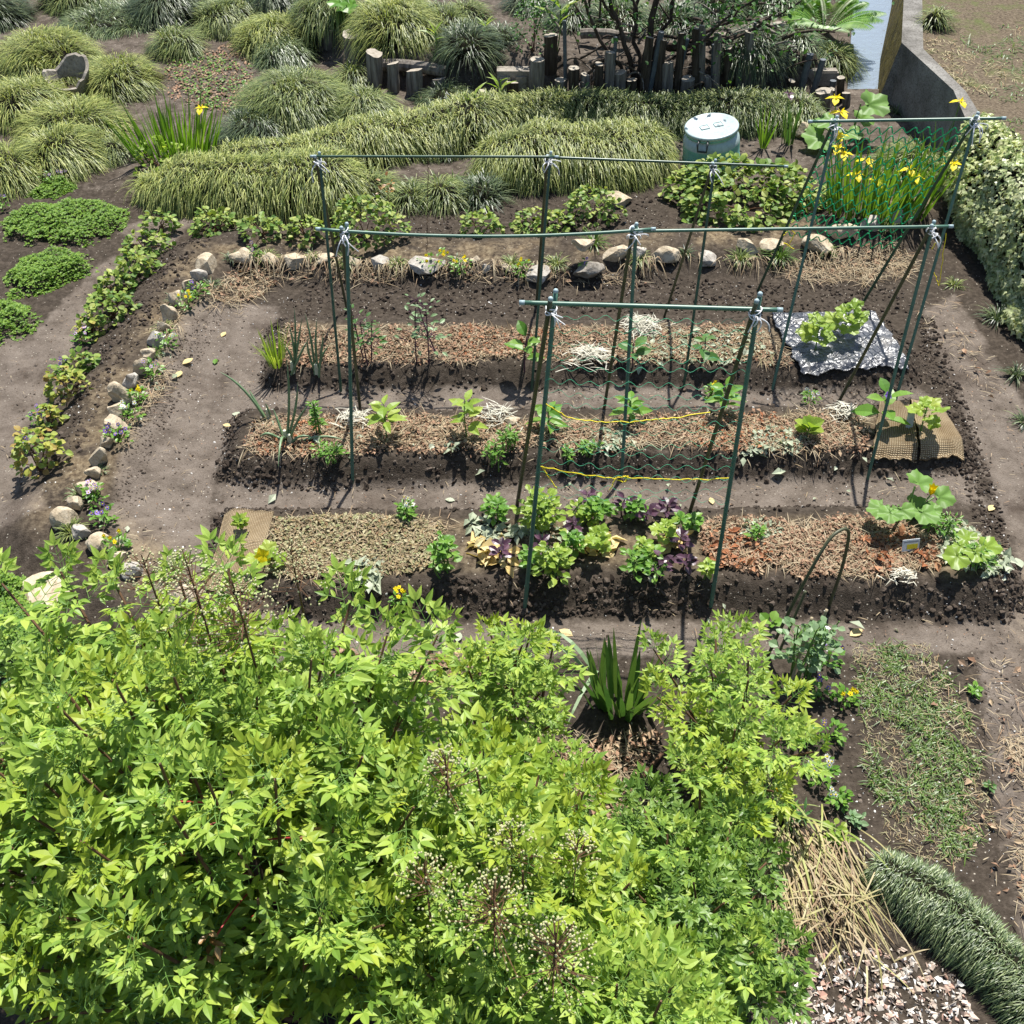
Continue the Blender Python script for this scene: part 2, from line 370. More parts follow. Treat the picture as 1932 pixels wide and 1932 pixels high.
STEM_BR = flat_mat('brown_stem', [(.07, .035, .02), (.15, .085, .045)], .7, .2, 15)
STEM_RED = flat_mat('red_stem', [(.2, .015, .012), (.34, .03, .025)], .5, .3, 15)
STEM_G = flat_mat('green_stem', [(.07, .15, .025), (.13, .23, .05)], .6, .3, 15)
STEM_P = flat_mat('purple_stem', [(.04, .015, .03), (.09, .03, .06)], .6, .3, 15)
VEG = leaf_mat('vegetable_leaf', [(.08, .2, .02), (.13, .27, .03), (.19, .33, .05)], .4, .42, .4)
VEG_D = leaf_mat('dark_vegetable_leaf', [(.035, .10, .02), (.06, .15, .03), (.1, .2, .04)], .35, .45, .35)
VEG_Y = leaf_mat('yellow_green_leaf', [(.17, .28, .03), (.26, .37, .05), (.34, .42, .07)], .42, .42, .4)
VEG_P = leaf_mat('pale_gourd_leaf', [(.13, .25, .05), (.17, .3, .065), (.22, .34, .09)], .35, .5, .3)
PEA = leaf_mat('pea_leaf', [(.12, .22, .09), (.18, .28, .13), (.24, .34, .18)], .35, .45, .35)
PURPLE = leaf_mat('purple_leaf', [(.035, .013, .024), (.065, .025, .045), (.11, .045, .075)], .25, .35, .5, tint=1)
ONION = flat_mat('onion_leaf', [(.09, .16, .07), (.16, .24, .12)], .4, .5, 12, .1)
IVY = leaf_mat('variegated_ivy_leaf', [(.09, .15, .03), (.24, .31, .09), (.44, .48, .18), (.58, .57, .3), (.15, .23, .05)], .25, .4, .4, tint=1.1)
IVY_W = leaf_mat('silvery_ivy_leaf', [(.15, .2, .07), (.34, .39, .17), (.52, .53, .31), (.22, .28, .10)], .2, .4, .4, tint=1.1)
P_YEL = leaf_mat('yellow_petal', [(.72, .55, .012), (.8, .66, .02)], .35, .5, .2, tint=1)
P_WHT = leaf_mat('white_petal', [(.75, .75, .72), (.82, .82, .8)], .3, .5, .2, tint=1)
P_PUR = leaf_mat('purple_petal', [(.13, .05, .36), (.24, .14, .5), (.5, .42, .75)], .3, .5, .2, tint=1)
P_LIL = leaf_mat('lilac_petal', [(.5, .36, .6), (.65, .5, .72)], .3, .5, .2, tint=1)
CLOD = flat_mat('soil_clod', [(.03, .022, .017), (.062, .048, .037), (.1, .08, .064)], .95, .1, 40, .5, .004, True)
CLOD_L = flat_mat('dry_soil_clod', [(.07, .053, .04), (.12, .095, .075), (.16, .13, .105)], .95, .1, 40, .5, .004, True)
GRIT = flat_mat('white_grit', [(.35, .33, .29), (.6, .58, .54), (.72, .7, .66)], .8, .2, 20, .1, .002, True)
POLE = flat_mat('green_pole', [(.018, .055, .03), (.03, .08, .045)], .35, .5, 25, .1)
POLE_L = flat_mat('faded_green_pole', [(.04, .11, .075), (.07, .15, .105)], .4, .5, 25, .1)
POLE_B = flat_mat('brown_green_pole', [(.04, .045, .022), (.08, .085, .042)], .5, .4, 12, .2)
CAP = flat_mat('pale_cap', [(.24, .32, .33), (.32, .4, .42)], .5, .3)
TIE = flat_mat('white_twine', [(.6, .6, .6), (.78, .78, .78)], .7, .2, 80)
NET_T = flat_mat('thin_green_net', [(.05, .3, .15), (.08, .4, .22)], .6, .3)
NET = flat_mat('green_net', [(.012, .34, .12), (.025, .46, .18)], .5, .4)
YTW = flat_mat('yellow_twine', [(.62, .5, .01), (.75, .62, .03)], .6, .3)
def burlap_mat(name, k):
    m, nt, out = new_mat(name); co = nd(nt, 'ShaderNodeTexCoord').outputs['UV']
    def wave(d):
        w = nd(nt, 'ShaderNodeTexWave', bands_direction=d); w.inputs['Scale'].default_value = 7; w.inputs['Distortion'].default_value = 1.2; w.inputs['Detail'].default_value = 2; w.inputs['Detail Scale'].default_value = 2
        nt.links.new(co, w.inputs['Vector']); return w.outputs['Fac']
    h = nd(nt, 'ShaderNodeMath', operation='MULTIPLY'); nt.links.new(wave('X'), h.inputs[0]); nt.links.new(wave('Y'), h.inputs[1])
    n = noise(nt, 5, 4); c = ramp(nt, [tuple(k * x for x in (.13, .09, .05)), tuple(k * x for x in (.36, .28, .17)), tuple(k * x for x in (.5, .41, .28))], h.outputs[0], [.0, .35, .8])
    c = mixc(nt, c, (.65, .6, .55), ramp(nt, [(0, 0, 0), (1, 1, 1)], n, [.45, .7]), 'MULTIPLY')
    principled(nt, out, c, .95, .1, bump(nt, h.outputs[0], .8, .01)); return m
BURLAP = burlap_mat('burlap', 1.15); BURLAP_D = burlap_mat('worn_burlap', .85)

# ------------------------------------------------------------------ light
sun_az, sun_el = math.radians(16), math.radians(64)
sd = np.array([math.sin(sun_az) * math.cos(sun_el), math.cos(sun_az) * math.cos(sun_el), math.sin(sun_el)])
ld = bpy.data.lights.new('sun', 'SUN'); lo = bpy.data.objects.new('sun', ld); COL.objects.link(lo)
ld.energy = 5.0; ld.angle = math.radians(.55); ld.color = (1, .965, .9)
from mathutils import Vector
lo.rotation_euler = Vector(tuple(sd)).to_track_quat('Z', 'Y').to_euler(); lo.location = (0, 6, 12)
w = bpy.data.worlds.new('World'); sc.world = w; w.use_nodes = True; nt = w.node_tree; nt.nodes.clear()
sk = nt.nodes.new('ShaderNodeTexSky'); sk.sky_type = 'NISHITA'; sk.sun_disc = False; sk.sun_elevation = sun_el; sk.sun_rotation = sun_az
bg = nt.nodes.new('ShaderNodeBackground'); bg.inputs['Strength'].default_value = .085
wo = nt.nodes.new('ShaderNodeOutputWorld'); nt.links.new(sk.outputs[0], bg.inputs[0]); nt.links.new(bg.outputs[0], wo.inputs[0])
sc.view_settings.view_transform = 'Standard'; sc.view_settings.look = 'None'; sc.view_settings.exposure = .95; sc.view_settings.gamma = 1

# ------------------------------------------------------------------ ground
gx = np.concatenate([np.linspace(-150, -9, 12)[:-1], np.linspace(-9, -4.4, 70)[:-1], np.arange(-4.4, 4.4, .0225), np.linspace(4.4, 9, 70), np.linspace(9, 150, 12)[1:]])
gy = np.concatenate([np.linspace(-60, .6, 10)[:-1], np.arange(.6, 8.4, .0225), np.linspace(8.4, 16, 130), np.linspace(16, 220, 16)[1:]])
X, Y = np.meshgrid(gx, gy)
inb = np.zeros(X.shape); 
for poly, h in BEDS: inb = np.maximum(inb, sstep(-.03, .06, sdf(X, Y, poly)))
pa = np.zeros(X.shape)
for poly, k in ((PATH_IN, 1), (PATH_A, 1), (PATH_B, 1), (PATH_L, .95), (PATH_R, .85)):
    pa = np.maximum(pa, k * sstep(-.10, .06, sdf(X, Y, poly)))
pa = pa * (1 - inb)
back = sstep(7.2, 8.4, Y)
pa = np.maximum(pa, .5 * back)
rough = (1 - pa) * (1 - .3 * inb)
edge = 1 - .85 * 4 * inb * (1 - inb); Z = H(X, Y) + edge * rough * (.045 * fbm(X * 9, Y * 9, 4) + .02 * fbm(X * 30, Y * 30, 2)) + pa * (.03 * fbm(X * 3.5, Y * 3.5, 3) + .014 * fbm(X * 12, Y * 12, 2) + .008 * fbm(X * 28, Y * 28, 2))
Z = np.where(np.abs(X) > 9, H(X, Y), Z)
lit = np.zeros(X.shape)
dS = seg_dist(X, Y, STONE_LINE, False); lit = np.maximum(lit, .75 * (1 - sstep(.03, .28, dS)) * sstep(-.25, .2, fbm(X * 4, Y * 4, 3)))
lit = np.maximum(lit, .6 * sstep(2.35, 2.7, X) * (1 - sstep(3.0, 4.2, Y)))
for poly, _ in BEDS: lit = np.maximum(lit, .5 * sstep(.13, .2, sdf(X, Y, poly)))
ny, nx = X.shape
idx = np.arange(ny * nx).reshape(ny, nx)
F = np.stack([idx[:-1, :-1], idx[:-1, 1:], idx[1:, 1:], idx[1:, :-1]], -1).reshape(-1, 4)
g = Geo().add(np.stack([X, Y, Z], -1), F)
me = g.mesh('ground', MAT_SOIL, True)
ca = me.color_attributes.new('zone', 'FLOAT_COLOR', 'POINT')
ca.data.foreach_set('color', np.stack([pa, lit, inb, np.ones_like(pa)], -1).astype(np.float32).ravel())
o = bpy.data.objects.new('ground', me); COL.objects.link(o)
tag(o, 'dark tilled soil and trodden dirt paths round three raised beds', 'ground', kind='structure')
def HF(x, y):       # height of the finished ground
    xi = np.clip(np.searchsorted(gx, x) - 1, 0, nx - 2); yi = np.clip(np.searchsorted(gy, y) - 1, 0, ny - 2)
    fx = (x - gx[xi]) / (gx[xi + 1] - gx[xi]); fy = (y - gy[yi]) / (gy[yi + 1] - gy[yi])
    return (Z[yi, xi] * (1 - fx) + Z[yi, xi + 1] * fx) * (1 - fy) + (Z[yi + 1, xi] * (1 - fx) + Z[yi + 1, xi + 1] * fx) * fy
def in_poly(poly, n):
    poly = np.asarray(poly); lo_, hi_ = poly.min(0), poly.max(0); out = np.zeros((0, 2))
    while len(out) < n:
        q = U(lo_, hi_, (n * 3, 2)); out = np.concatenate([out, q[inside(q[:, 0], q[:, 1], poly)]])
    return out[:n]
def ground3(xy, dz=0): return np.column_stack([xy, HF(xy[:, 0], xy[:, 1]) + dz])

# soil clods, grit and fallen bits
def near_edge(poly, n, a, b):
    out = np.zeros((0, 2)); poly = np.asarray(poly)
    while len(out) < n:
        i = rng.integers(0, len(poly), n * 2); t = U(0, 1, n * 2)[:, None]
        q = poly[i] * (1 - t) + poly[(i + 1) % len(poly)] * t + rng.normal(0, .12, (n * 2, 2))
        s = sdf(q[:, 0], q[:, 1], poly); out = np.concatenate([out, q[(s > a) & (s < b)]])
    return out[:n]
BACK_BANK = zpoly([(520, 575), (620, 520), (1000, 520), (1700, 540), (1725, 590), (1300, 590), (900, 595), (600, 600)])
RIGHT_BANK = zpoly([(1730, 590), (1760, 600), (1840, 800), (1900, 1000), (1932, 1150), (1870, 1160), (1810, 870), (1740, 700)])
LEFT_SOIL = zpoly([(80, 870), (200, 650), (260, 560), (320, 460), (420, 450), (350, 540), (290, 640), (210, 760), (160, 880)])
MID_SOIL = zpoly([(560, 470), (780, 400), (1240, 370), (1260, 450), (1100, 470), (700, 480)])
def clods(name, label, pts, s, mat, squash=.7):
    T = (ICO1[0] * (1 + .0 * ICO1[0]), ICO1[1]); N = len(pts)
    g = Geo(); sc_ = s * .85 * np.exp(np.clip(rng.normal(0, .55, N), -1.2, .9)); sc3 = sc_[:, None] * U(.6, 1.3, (N, 3)); sc3[:, 2] *= squash
    V, F = inst(T, ground3(pts, 0), rand_rot(N), sc3); V = V + rng.normal(0, .12, V.shape) * np.repeat(sc_, 42 if len(T[0]) == 42 else len(T[0]))[:, None]
    g.add(V, F); return single(name, label, 'soil', (0, 0, 0), g, mat, kind='stuff')
cl = np.concatenate([near_edge(BED_FRONT, 2300, -.05, .12), near_edge(BED_MID, 1900, -.05, .10), near_edge(BED_BACK, 1500, -.05, .1), in_poly(BACK_BANK, 2400), in_poly(RIGHT_BANK, 1300), in_poly(LEFT_SOIL, 900), in_poly(MID_SOIL, 900),
    in_poly(zpoly([(840, 1095), (1330, 1095), (1330, 1140), (840, 1140)], .1), 500)])
clods('soil_clods', 'dark crumbly clods of soil along the sides of the raised beds', cl, .0095, CLOD)
cl = np.concatenate([in_poly(zpoly([(230, 900), (300, 740), (370, 620), (430, 590), (360, 720), (290, 860), (250, 1000), (215, 980)]), 900), in_poly(PATH_IN, 700), in_poly(PATH_A, 350), in_poly(PATH_B, 350), in_poly(PATH_L, 500), in_poly(PATH_R, 300), in_poly(zpoly([(1560, 1240), (1932, 1240), (1932, 1650), (1580, 1500)]), 900)])
clods('dry_soil_crumbs', 'dry brown soil crumbs scattered along the path edges', cl, .0052, CLOD_L)
gr = np.concatenate([in_poly(zpoly([(200, 1160), (400, 560), (560, 560), (470, 1160)]), 330), in_poly(zpoly([(0, 1000), (250, 480), (330, 480), (100, 1000)]), 160), in_poly(PATH_A, 90), in_poly(PATH_B, 80), in_poly(zpoly([(480, 1180), (1932, 1180), (1932, 1230), (480, 1235)]), 60), in_poly(BACK_BANK, 200), in_poly(MID_SOIL, 150),
    in_poly(zpoly([(1540, 1240), (1932, 1240), (1932, 1800), (1560, 1560)]), 380), in_poly(RIGHT_BANK, 150), near_edge(BED_FRONT, 200, -.05, .12), near_edge(BED_MID, 250, -.05, .12)])
clods('white_grit', 'tiny white grit specks strewn over the soil', gr, .0034, GRIT, .6)
# ------------------------------------------------------------------ wall, terrace, water channel
cor_b = at_z(1660, 190, 0); top_h = float(at_y(1701, 80, cor_b[1])[2])
WZ = max(.45, min(.8, top_h))
def wz(u, v): return at_z(u, v, WZ)
A_ = [wz(1722, -90), wz(1705, 0), wz(1701, 80), wz(1799, 170), wz(1838, 262)]
A_.append(np.array([A_[-1][0] - .02, 6.9, WZ])); A_.append(np.array([A_[-1][0] - .05, 5.3, WZ]))
B_ = [wz(1752, -90), wz(1740, 0), wz(1742, 92), wz(1822, 172), wz(1878, 262)]
B_.append(np.array([A_[-2][0] + .24, 6.9, WZ])); B_.append(np.array([A_[-1][0] + .24, 5.3, WZ]))
A_.insert(0, A_[0] + (A_[0] - A_[1]) * 3); B_.insert(0, B_[0] + (B_[0] - B_[1]) * 3)
root = thing('concrete_wall', 'bare concrete retaining wall bending beside the narrow water channel', 'wall', tuple(A_[3] * [1, 1, 0]))
r0 = np.array(root.location)
def wall_seg(A, B, m0):
    g = Geo(); n = len(A); V = []
    for a, b in zip(A, B):
        V += [a * [1, 1, 0] - [.13 * m0, 0, .3], a, b, b * [1, 1, 0] - [0, 0, .3]]
    V = np.array(V) - r0
    for i in range(n - 1):
        q = 4 * i; g.F.append(np.array([(q, q + 1, q + 5, q + 4)])); g.M.append(np.array([m0]))
        g.F.append(np.array([(q + 1, q + 2, q + 6, q + 5), (q + 2, q + 3, q + 7, q + 6)])); g.M.append(np.array([0, 0]))
    g.F.append(np.array([(0, 3, 2, 1), (4 * n - 4, 4 * n - 3, 4 * n - 2, 4 * n - 1)])); g.M.append(np.array([0, 0]))
    g.V.append(V); return g
part(root, 'mossy_face', wall_seg(A_[:4], B_[:4], 1), [CONC, MOSS], label='channel side of the wall covered in yellow moss')
part(root, 'wall_face', wall_seg([A_[3] + [0, -.001, 0]] + A_[4:], [B_[3] + [0, -.001, 0]] + B_[4:], 0), [CONC, MOSS])
# terrace behind the wall
tx = np.array([[b[0] - .03, b[1]] for b in B_]); rows = [(b[0], b[1]) for b in tx]
g = Geo(); ys = np.arange(5.3, 40, .22); xs = np.interp(ys, [b[1] for b in tx][::-1], [b[0] for b in tx][::-1])
K = 60; off = np.concatenate([np.linspace(0, 3.5, 40), np.linspace(3.9, 60, 20)])
TX = xs[:, None] + off[None]; TY = np.repeat(ys[:, None], K, 1); TZ = WZ - .03 + .12 * (fbm(TX * 1.4, TY * 1.4, 3)) * sstep(0, .5, off)[None]
ii = np.arange(len(ys) * K).reshape(len(ys), K)
g.add(np.stack([TX, TY, TZ], -1), np.stack([ii[:-1, :-1], ii[:-1, 1:], ii[1:, 1:], ii[1:, :-1]], -1).reshape(-1, 4))
# front bank of the terrace
fb = np.array([(TX[0, j], TY[0, j], z) for z in (TZ[0].mean(), -.3) for j in range(K)]); fb[:K, 2] = TZ[0]
g.add(fb, np.array([(j + 1, j, K + j, K + j + 1) for j in range(K - 1)]))
def terr_mat():
    m, nt, out = new_mat('dry_terrace'); co = nd(nt, 'ShaderNodeTexCoord').outputs['Object']
    n = noise(nt, 3, 6, .75, co); n2 = noise(nt, 45, 4, .7, co)
    c = ramp(nt, [(.045, .034, .024), (.11, .085, .058), (.18, .145, .1)], n2, [.3, .5, .7]); c = mixc(nt, c, (.09, .11, .035), ramp(nt, [(0, 0, 0), (.8, .8, .8)], n, [.52, .66]))
    principled(nt, out, c, .95, .1, bump(nt, n2, .8, .02)); return m
o = single('terrain', 'upper terrace of mown dry grass beyond the concrete wall', 'terrain', (0, 0, 0), g, terr_mat(), kind='structure', smooth=True)
q = U(0, 1, (26000, 2)); yy = 7 + 9 * q[:, 0] ** 1.2; xx = np.interp(yy, ys, xs) + .05 + 3.6 * q[:, 1]
keep = fbm(xx * 1.7, yy * 1.7, 3) > -.08; xx, yy = xx[keep], yy[keep]; N = len(xx)
zz = WZ - .03 + .12 * fbm(xx * 1.4, yy * 1.4, 3)
d = np.column_stack([rng.normal(0, 1, N), rng.normal(0, 1, N), U(.1, .9, N)])
V, F = blades(np.column_stack([xx, yy, zz]), d, U(.03, .10, N), U(.005, .009, N), U(.1, .6, N))
green = fbm(xx * 1.1 + 7, yy * 1.1, 3) > .1
g = Geo(); g.add(V, F); g.M = [np.repeat(green.astype(int), 3)]
single('dry_grass', 'short dry mown grass with green patches on the upper terrace', 'grass', (0, 0, 0), g, [CLIPPING, G_FRESH], kind='stuff')
# water
cw = np.array([at_z(u, v, -.04) for u, v in [(1612, -60), (1690, -60), (1664, 168), (1598, 168)]])
g = Geo().add(cw, [(3, 2, 1, 0)]); single('water', 'narrow channel of still pale water along the mossy wall', 'water', (0, 0, 0), g, WATER, kind='structure')

# ------------------------------------------------------------------ stones
def rock_geo(a, b, c, seed, flat=.5):
    r = np.random.default_rng(seed); V = ICO4[0].copy()
    for _ in range(13):
        n = nrm(r.normal(size=3)); dd = r.uniform(.5, .9); pr = V @ n; V -= np.maximum(0, pr - dd)[:, None] * n
    V *= (1 + .09 * np.sin(V @ r.normal(0, 3, 3) + 1)[:, None]) * (1 + r.normal(0, .008, (len(V), 1)))
    V[:, 2] = np.where(V[:, 2] < -flat, -flat + (V[:, 2] + flat) * .2, V[:, 2])
    return Geo().add(V * [a, b, c], ICO4[1])
def stone(u, v, wpx, hpx, mat, label, seed=[100], flat=1.0):
    seed[0] += 1; p = P(u, v + hpx * .35); s = mpp(p); a = wpx * s / 2 * (1.1 if u < 400 else .95); c = hpx * s / 2 * (1.35 if u < 400 else 1.05)
    g = rock_geo(a, a * rng.uniform(.65, .95), max(.025, c * flat), seed[0])
    o = single('stone', label, 'stone', (p[0], p[1], p[2] + c * .34 * flat), g, mat, 'stones edging the garden', smooth=False); o.rotation_euler = (U(-.15, .15), U(-.15, .15), U(-.4, .4))
    return o
for r_ in [
 (375, 515, 34, 26, ST_GREY, 'small pale stone tucked right behind the back left bend'),
 (338, 562, 36, 30, ST_TAN, 'small tan stone between the violas and the upright tan stone'),
 (308, 616, 30, 26, ST_TAN, 'small pale stone just above the slate grey stone'),
 (284, 664, 32, 28, ST_TAN, 'small pale stone just below the slate grey stone'),
 (250, 714, 34, 28, ST_GREY, 'small grey stone between the craggy stone and the one above'),
 (224, 768, 36, 28, ST_TAN, 'small tan stone wedged between the two biggest left stones'),
 (203, 830, 34, 30, ST_TAN, 'small tan stone below the second big left stone'),
 (180, 888, 34, 30, ST_TAN, 'small pale stone between the two lower upright stones'),
 (148, 945, 36, 30, ST_TAN, 'small tan stone beside the bluish upright tuft'),
 (152, 1000, 38, 30, ST_GREY, 'small grey stone just above the nandina leaves'),
 (225, 1048, 40, 28, ST_TAN, 'small tan stone left of the path corner stone'),
 (508, 484, 38, 26, ST_TAN, 'small tan stone between the second and third back stones'),
 (665, 490, 44, 26, ST_TAN, 'low tan stone right of the trellis legs'),
 (955, 500, 36, 22, ST_TAN, 'small tan stone behind the star shaped tuft'),
 (1205, 474, 40, 26, ST_GREY, 'small grey stone right beside the centre trellis post'),
 (1455, 456, 46, 28, ST_TAN, 'tan stone in the weeds before the broad shrub'),
 (391, 496, 46, 32, ST_TAN, 'tan stone at the back left bend of the stone edging'),
 (461, 477, 58, 30, ST_TAN, 'low tan stone with a purple flower before it, right of the back left bend'),
 (554, 484, 56, 32, ST_TAN, 'rounded tan stone fringed with pale straw left of the rear trellis leg'),
 (615, 484, 40, 26, ST_TAN, 'tan stone half hidden behind the left legs of the trellises'),
 (359, 535, 38, 28, ST_TAN, 'tan stone behind violas, second along the left edging from the back bend'),
 (320, 593, 34, 38, ST_TAN, 'upright tan stone beside a grass tuft in the left edging'),
 (297, 638, 38, 32, ST_GREY, 'slate grey angular stone in the left edging'),
 (270, 689, 32, 38, ST_TAN, 'tan stone just below the slate grey stone'),
 (231, 737, 56, 50, ST_TAN, 'big craggy tan stone sitting high in the left edging'),
 (215, 798, 54, 48, ST_TAN, 'big tan stone with violas before it, below the craggy one'),
 (190, 858, 34, 42, ST_TAN, 'upright tan stone beside yellow and violet violas'),
 (171, 915, 40, 38, ST_TAN, 'tan stone between an upright grass tuft and violas on the left edge'),
 (126, 973, 44, 46, ST_TAN, 'upright tan stone with grass growing over its foot, left edge'),
 (191, 1021, 48, 34, ST_TAN, 'tan stone just above the nandina leaves at the left'),
 (253, 1069, 50, 36, ST_GREY, 'tan grey stone between nandina shoots at the path corner'),
 (359, 1120, 64, 34, ST_TAN, 'long tan stone at the front corner of the burlap mat'),
 (716, 489, 48, 30, ST_GREY, 'grey stone under the big round leaved shrub'),
 (802, 492, 84, 30, ST_GREY, 'widest grey stone grown over with small yellow flowers'),
 (894, 489, 30, 22, ST_TAN, 'small flat tan stone behind the white block stone'),
 (918, 503, 24, 22, ST_GREY, 'small white block stone in the middle of the back edging'),
 (1015, 512, 58, 34, ST_GREY, 'grey stone behind pale straw near the middle trellis poles'),
 (1109, 500, 74, 44, ST_DARK, 'dark grey stone carrying a flat tan stone'),
 (1161, 474, 56, 36, ST_TAN, 'rounded tan stone left of the centre trellis post'),
 (1168, 372, 56, 38, ST_TAN, 'pale stone behind the third small shrub'),
 (1253, 472, 62, 36, ST_TAN, 'wedge shaped tan stone right of the centre trellis post'),
 (1333, 480, 48, 36, ST_GREY, 'pointed pale grey stone beside the grass tufts'),
 (1405, 457, 56, 30, ST_TAN, 'low tan stone under the big shrub at right'),
 (1541, 455, 62, 32, ST_TAN, 'tan stone below the left leg of the netted trellis'),
 (1588, 430, 62, 44, ST_TAN, 'large pale tan stone under the hanging net'),
 (1643, 416, 52, 40, ST_GREY, 'grey white stone in front of the yellow irises'),
 (1690, 405, 34, 34, ST_GREY, 'small white streaked stone beside the iris leaves'),
 (1541, 212, 46, 30, ST_GREY, 'pale rock below the stump posts'),
 (1512, 244, 34, 38, ST_TAN, 'brown rock beside the dark red iris'),
]: stone(*r_)
p = P(1104, 497); s = mpp(p); g = rock_geo(.028 * 60 * s / 2 / .028, 20 * s, 14 * s, 77)
o = single('stone', 'flat tan stone lying on top of the dark grey stone', 'stone', (p[0] - 5 * s, p[1], p[2] + 42 * s), g, ST_TAN, 'stones edging the garden')
p = P(84, 1120); s = mpp(p); g = rock_geo(58 * s, 62 * s, .05, 501); single('flat_stone', 'broad flat pale slab behind the nandina leaves at the left', 'stone', (p[0], p[1] - .02, p[2] + .02), g, ST_TAN)
p = P(8, 1680); g = rock_geo(.17, .15, .12, 502); single('stone', 'grey rock at the left edge beneath the nandina', 'stone', (p[0], p[1], .08), g, ST_DARK)

# ------------------------------------------------------------------ posts, pipes, logs
def post(u, vt, vb, wpx, lean=0, mat=WD_GREY, label='', name='wooden_post', cat='post', cutmat=WD_CUT, k=12, round_=True, back=0.0):
    p = P(u, vb); s = mpp(p); r = wpx * s / 2; q = at_y(u + lean, vt, p[1] + back); h = max(.06, q[2] - p[2])
    g = Geo(); a = np.linspace(0, 2 * PI, k, endpoint=False); rr = r * (1 + (rng.normal(0, .09, k) if round_ else 0)); tilt = U(-.25, .25, 2) * r if round_ else (0, 0)
    lx, ly = q[0] - p[0], q[1] - p[1]; rings = []
    for t in (-.2, 0, .3, .6, 1):
        z = h * t + (0 if t < 1 else (np.cos(a) * tilt[0] + np.sin(a) * tilt[1]) * .9)
        f = 1 + (.05 * rng.normal() if round_ else 0)
        rings.append(np.column_stack([np.cos(a) * rr * f + lx * max(0, t), np.sin(a) * rr * f + ly * max(0, t), np.broadcast_to(z, k)]))
    n = len(rings); V = np.concatenate(rings + [rings[-1].mean(0)[None]])
    g.add(V, [(i * k + j, i * k + (j + 1) % k, (i + 1) * k + (j + 1) % k, (i + 1) * k + j) for i in range(n - 1) for j in range(k)])
    c = n * k; b = (n - 1) * k
    g.F.append(np.array([(c, b + 2 * j, b + 2 * j + 1, b + (2 * j + 2) % k) for j in range(k // 2)])); g.M.append(np.full(k // 2, 1))
    return single(name, label, cat, tuple(p), g, [mat, cutmat], 'posts of the log edging' if name == 'wooden_post' else None)
for r_ in [
 (666, 64, 122, 31, -4, WD_GREY, 'thick grey log post with a notched top, upper left of the short post row'),
 (708, 100, 167, 28, -2, WD_GREY, 'tall grey log post, second from left in the stepped row'),
 (743, 119, 172, 24, -2, WD_GREY, 'grey log post between the tall one and the low flat one'),
 (782, 132, 177, 29, 0, WD_GREY, 'low flat topped grey log post beside a strap leaf tuft'),
 (828, 148, 172, 27, 0, WD_GREY, 'short stubby post just above the small grass clump'),
 (908, 171, 200, 13, 0, WD_GREY, 'thin short grey post left of the concrete block'),
 (966, 155, 190, 20, 0, WD_DARK, 'dark short post in front of the concrete block'),
 (1010, 112, 190, 27, 4, WD_GREY, 'grey cracked post at the right end of the concrete block'),
 (1038, 66, 125, 26, 1, WD_DARK, 'brown post behind the small glossy shrub'),
 (1056, 150, 186, 22, 2, WD_GREY, 'pale low stump right of the cracked post'),
 (1083, 128, 188, 20, 0, WD_DARK, 'dark post left of the tree stems'),
 (1105, 140, 188, 18, 0, WD_GREY, 'slim grey post beneath the tree stems'),
 (1128, 120, 190, 18, 2, WD_DARK, 'dark post leaning against the tree foot'),
 (1148, 98, 190, 18, 3, WD_GREY, 'tall slim grey post beside a metal stake'),
 (1170, 136, 190, 22, 0, WD_GREY, 'grey post just right of the second metal stake'),
 (1190, 150, 190, 20, 2, WD_DARK, 'low dark post under the thick tree stem'),
 (1212, 70, 190, 17, 14, WD_DARK, 'tall dark brown pole leaning right before the thick tree stem'),
 (1238, 75, 190, 16, 12, WD_DARK, 'tall dark pole leaning beside the blue pipe'),
 (1258, 118, 190, 22, 2, WD_GREY, 'grey split log standing right of the blue pipe'),
 (1275, 62, 188, 15, 12, WD_DARK, 'tall greenish pole behind the split logs'),
 (1293, 148, 192, 27, 5, WD_GREY, 'broad weathered stump leaning right under the branches'),
 (1313, 52, 188, 14, -1, WD_DARK, 'dark upright pole left of the pale square post'),
 (1323, 48, 186, 15, 2, WD_GREY, 'tallest pale square post with a clean cut top'),
 (1335, 144, 186, 14, 0, WD_GREY, 'short cut post at the foot of the pale square post'),
 (1350, 62, 184, 14, 4, WD_GREY, 'grey post before the pale fallen logs'),
 (1372, 90, 180, 15, 2, WD_DARK, 'dark post beside the draping grass clump'),
 (1411, 60, 160, 18, 3, WD_GREY, 'grey square post above the draping grass clump'),
 (1400, 105, 165, 26, 10, WD_GREY, 'cracked grey stump leaning above the draping grass'),
 (1492, 152, 186, 13, 2, WD_DARK, 'thin brown stub post left of the leaning pipes'),
 (1553, 171, 200, 33, 0, WD_GREY, 'broad flat topped stump above the pale rock'),
 (1521, 182, 204, 26, 0, WD_GREY, 'low round stump left of the broad flat topped stump'),
 (1585, 146, 190, 14, 2, WD_DARK, 'narrow brown post at the end of the stump row'),
 (1597, 175, 200, 15, 0, WD_GREY, 'small round post beside the butterbur leaf'),
 (1570, 168, 192, 12, 0, WD_GREY, 'thin post just right of the broad stump'),
 (1608, 108, 150, 15, 0, WD_GREY, 'post standing at the edge of the water channel'),
 (1604, 86, 120, 14, 0, WD_GREY, 'far post at the water channel under the fern'),
 (622, 56, 86, 22, 0, WD_GREY, 'short broken post between the pale grass clumps'),
]: post(*r_)
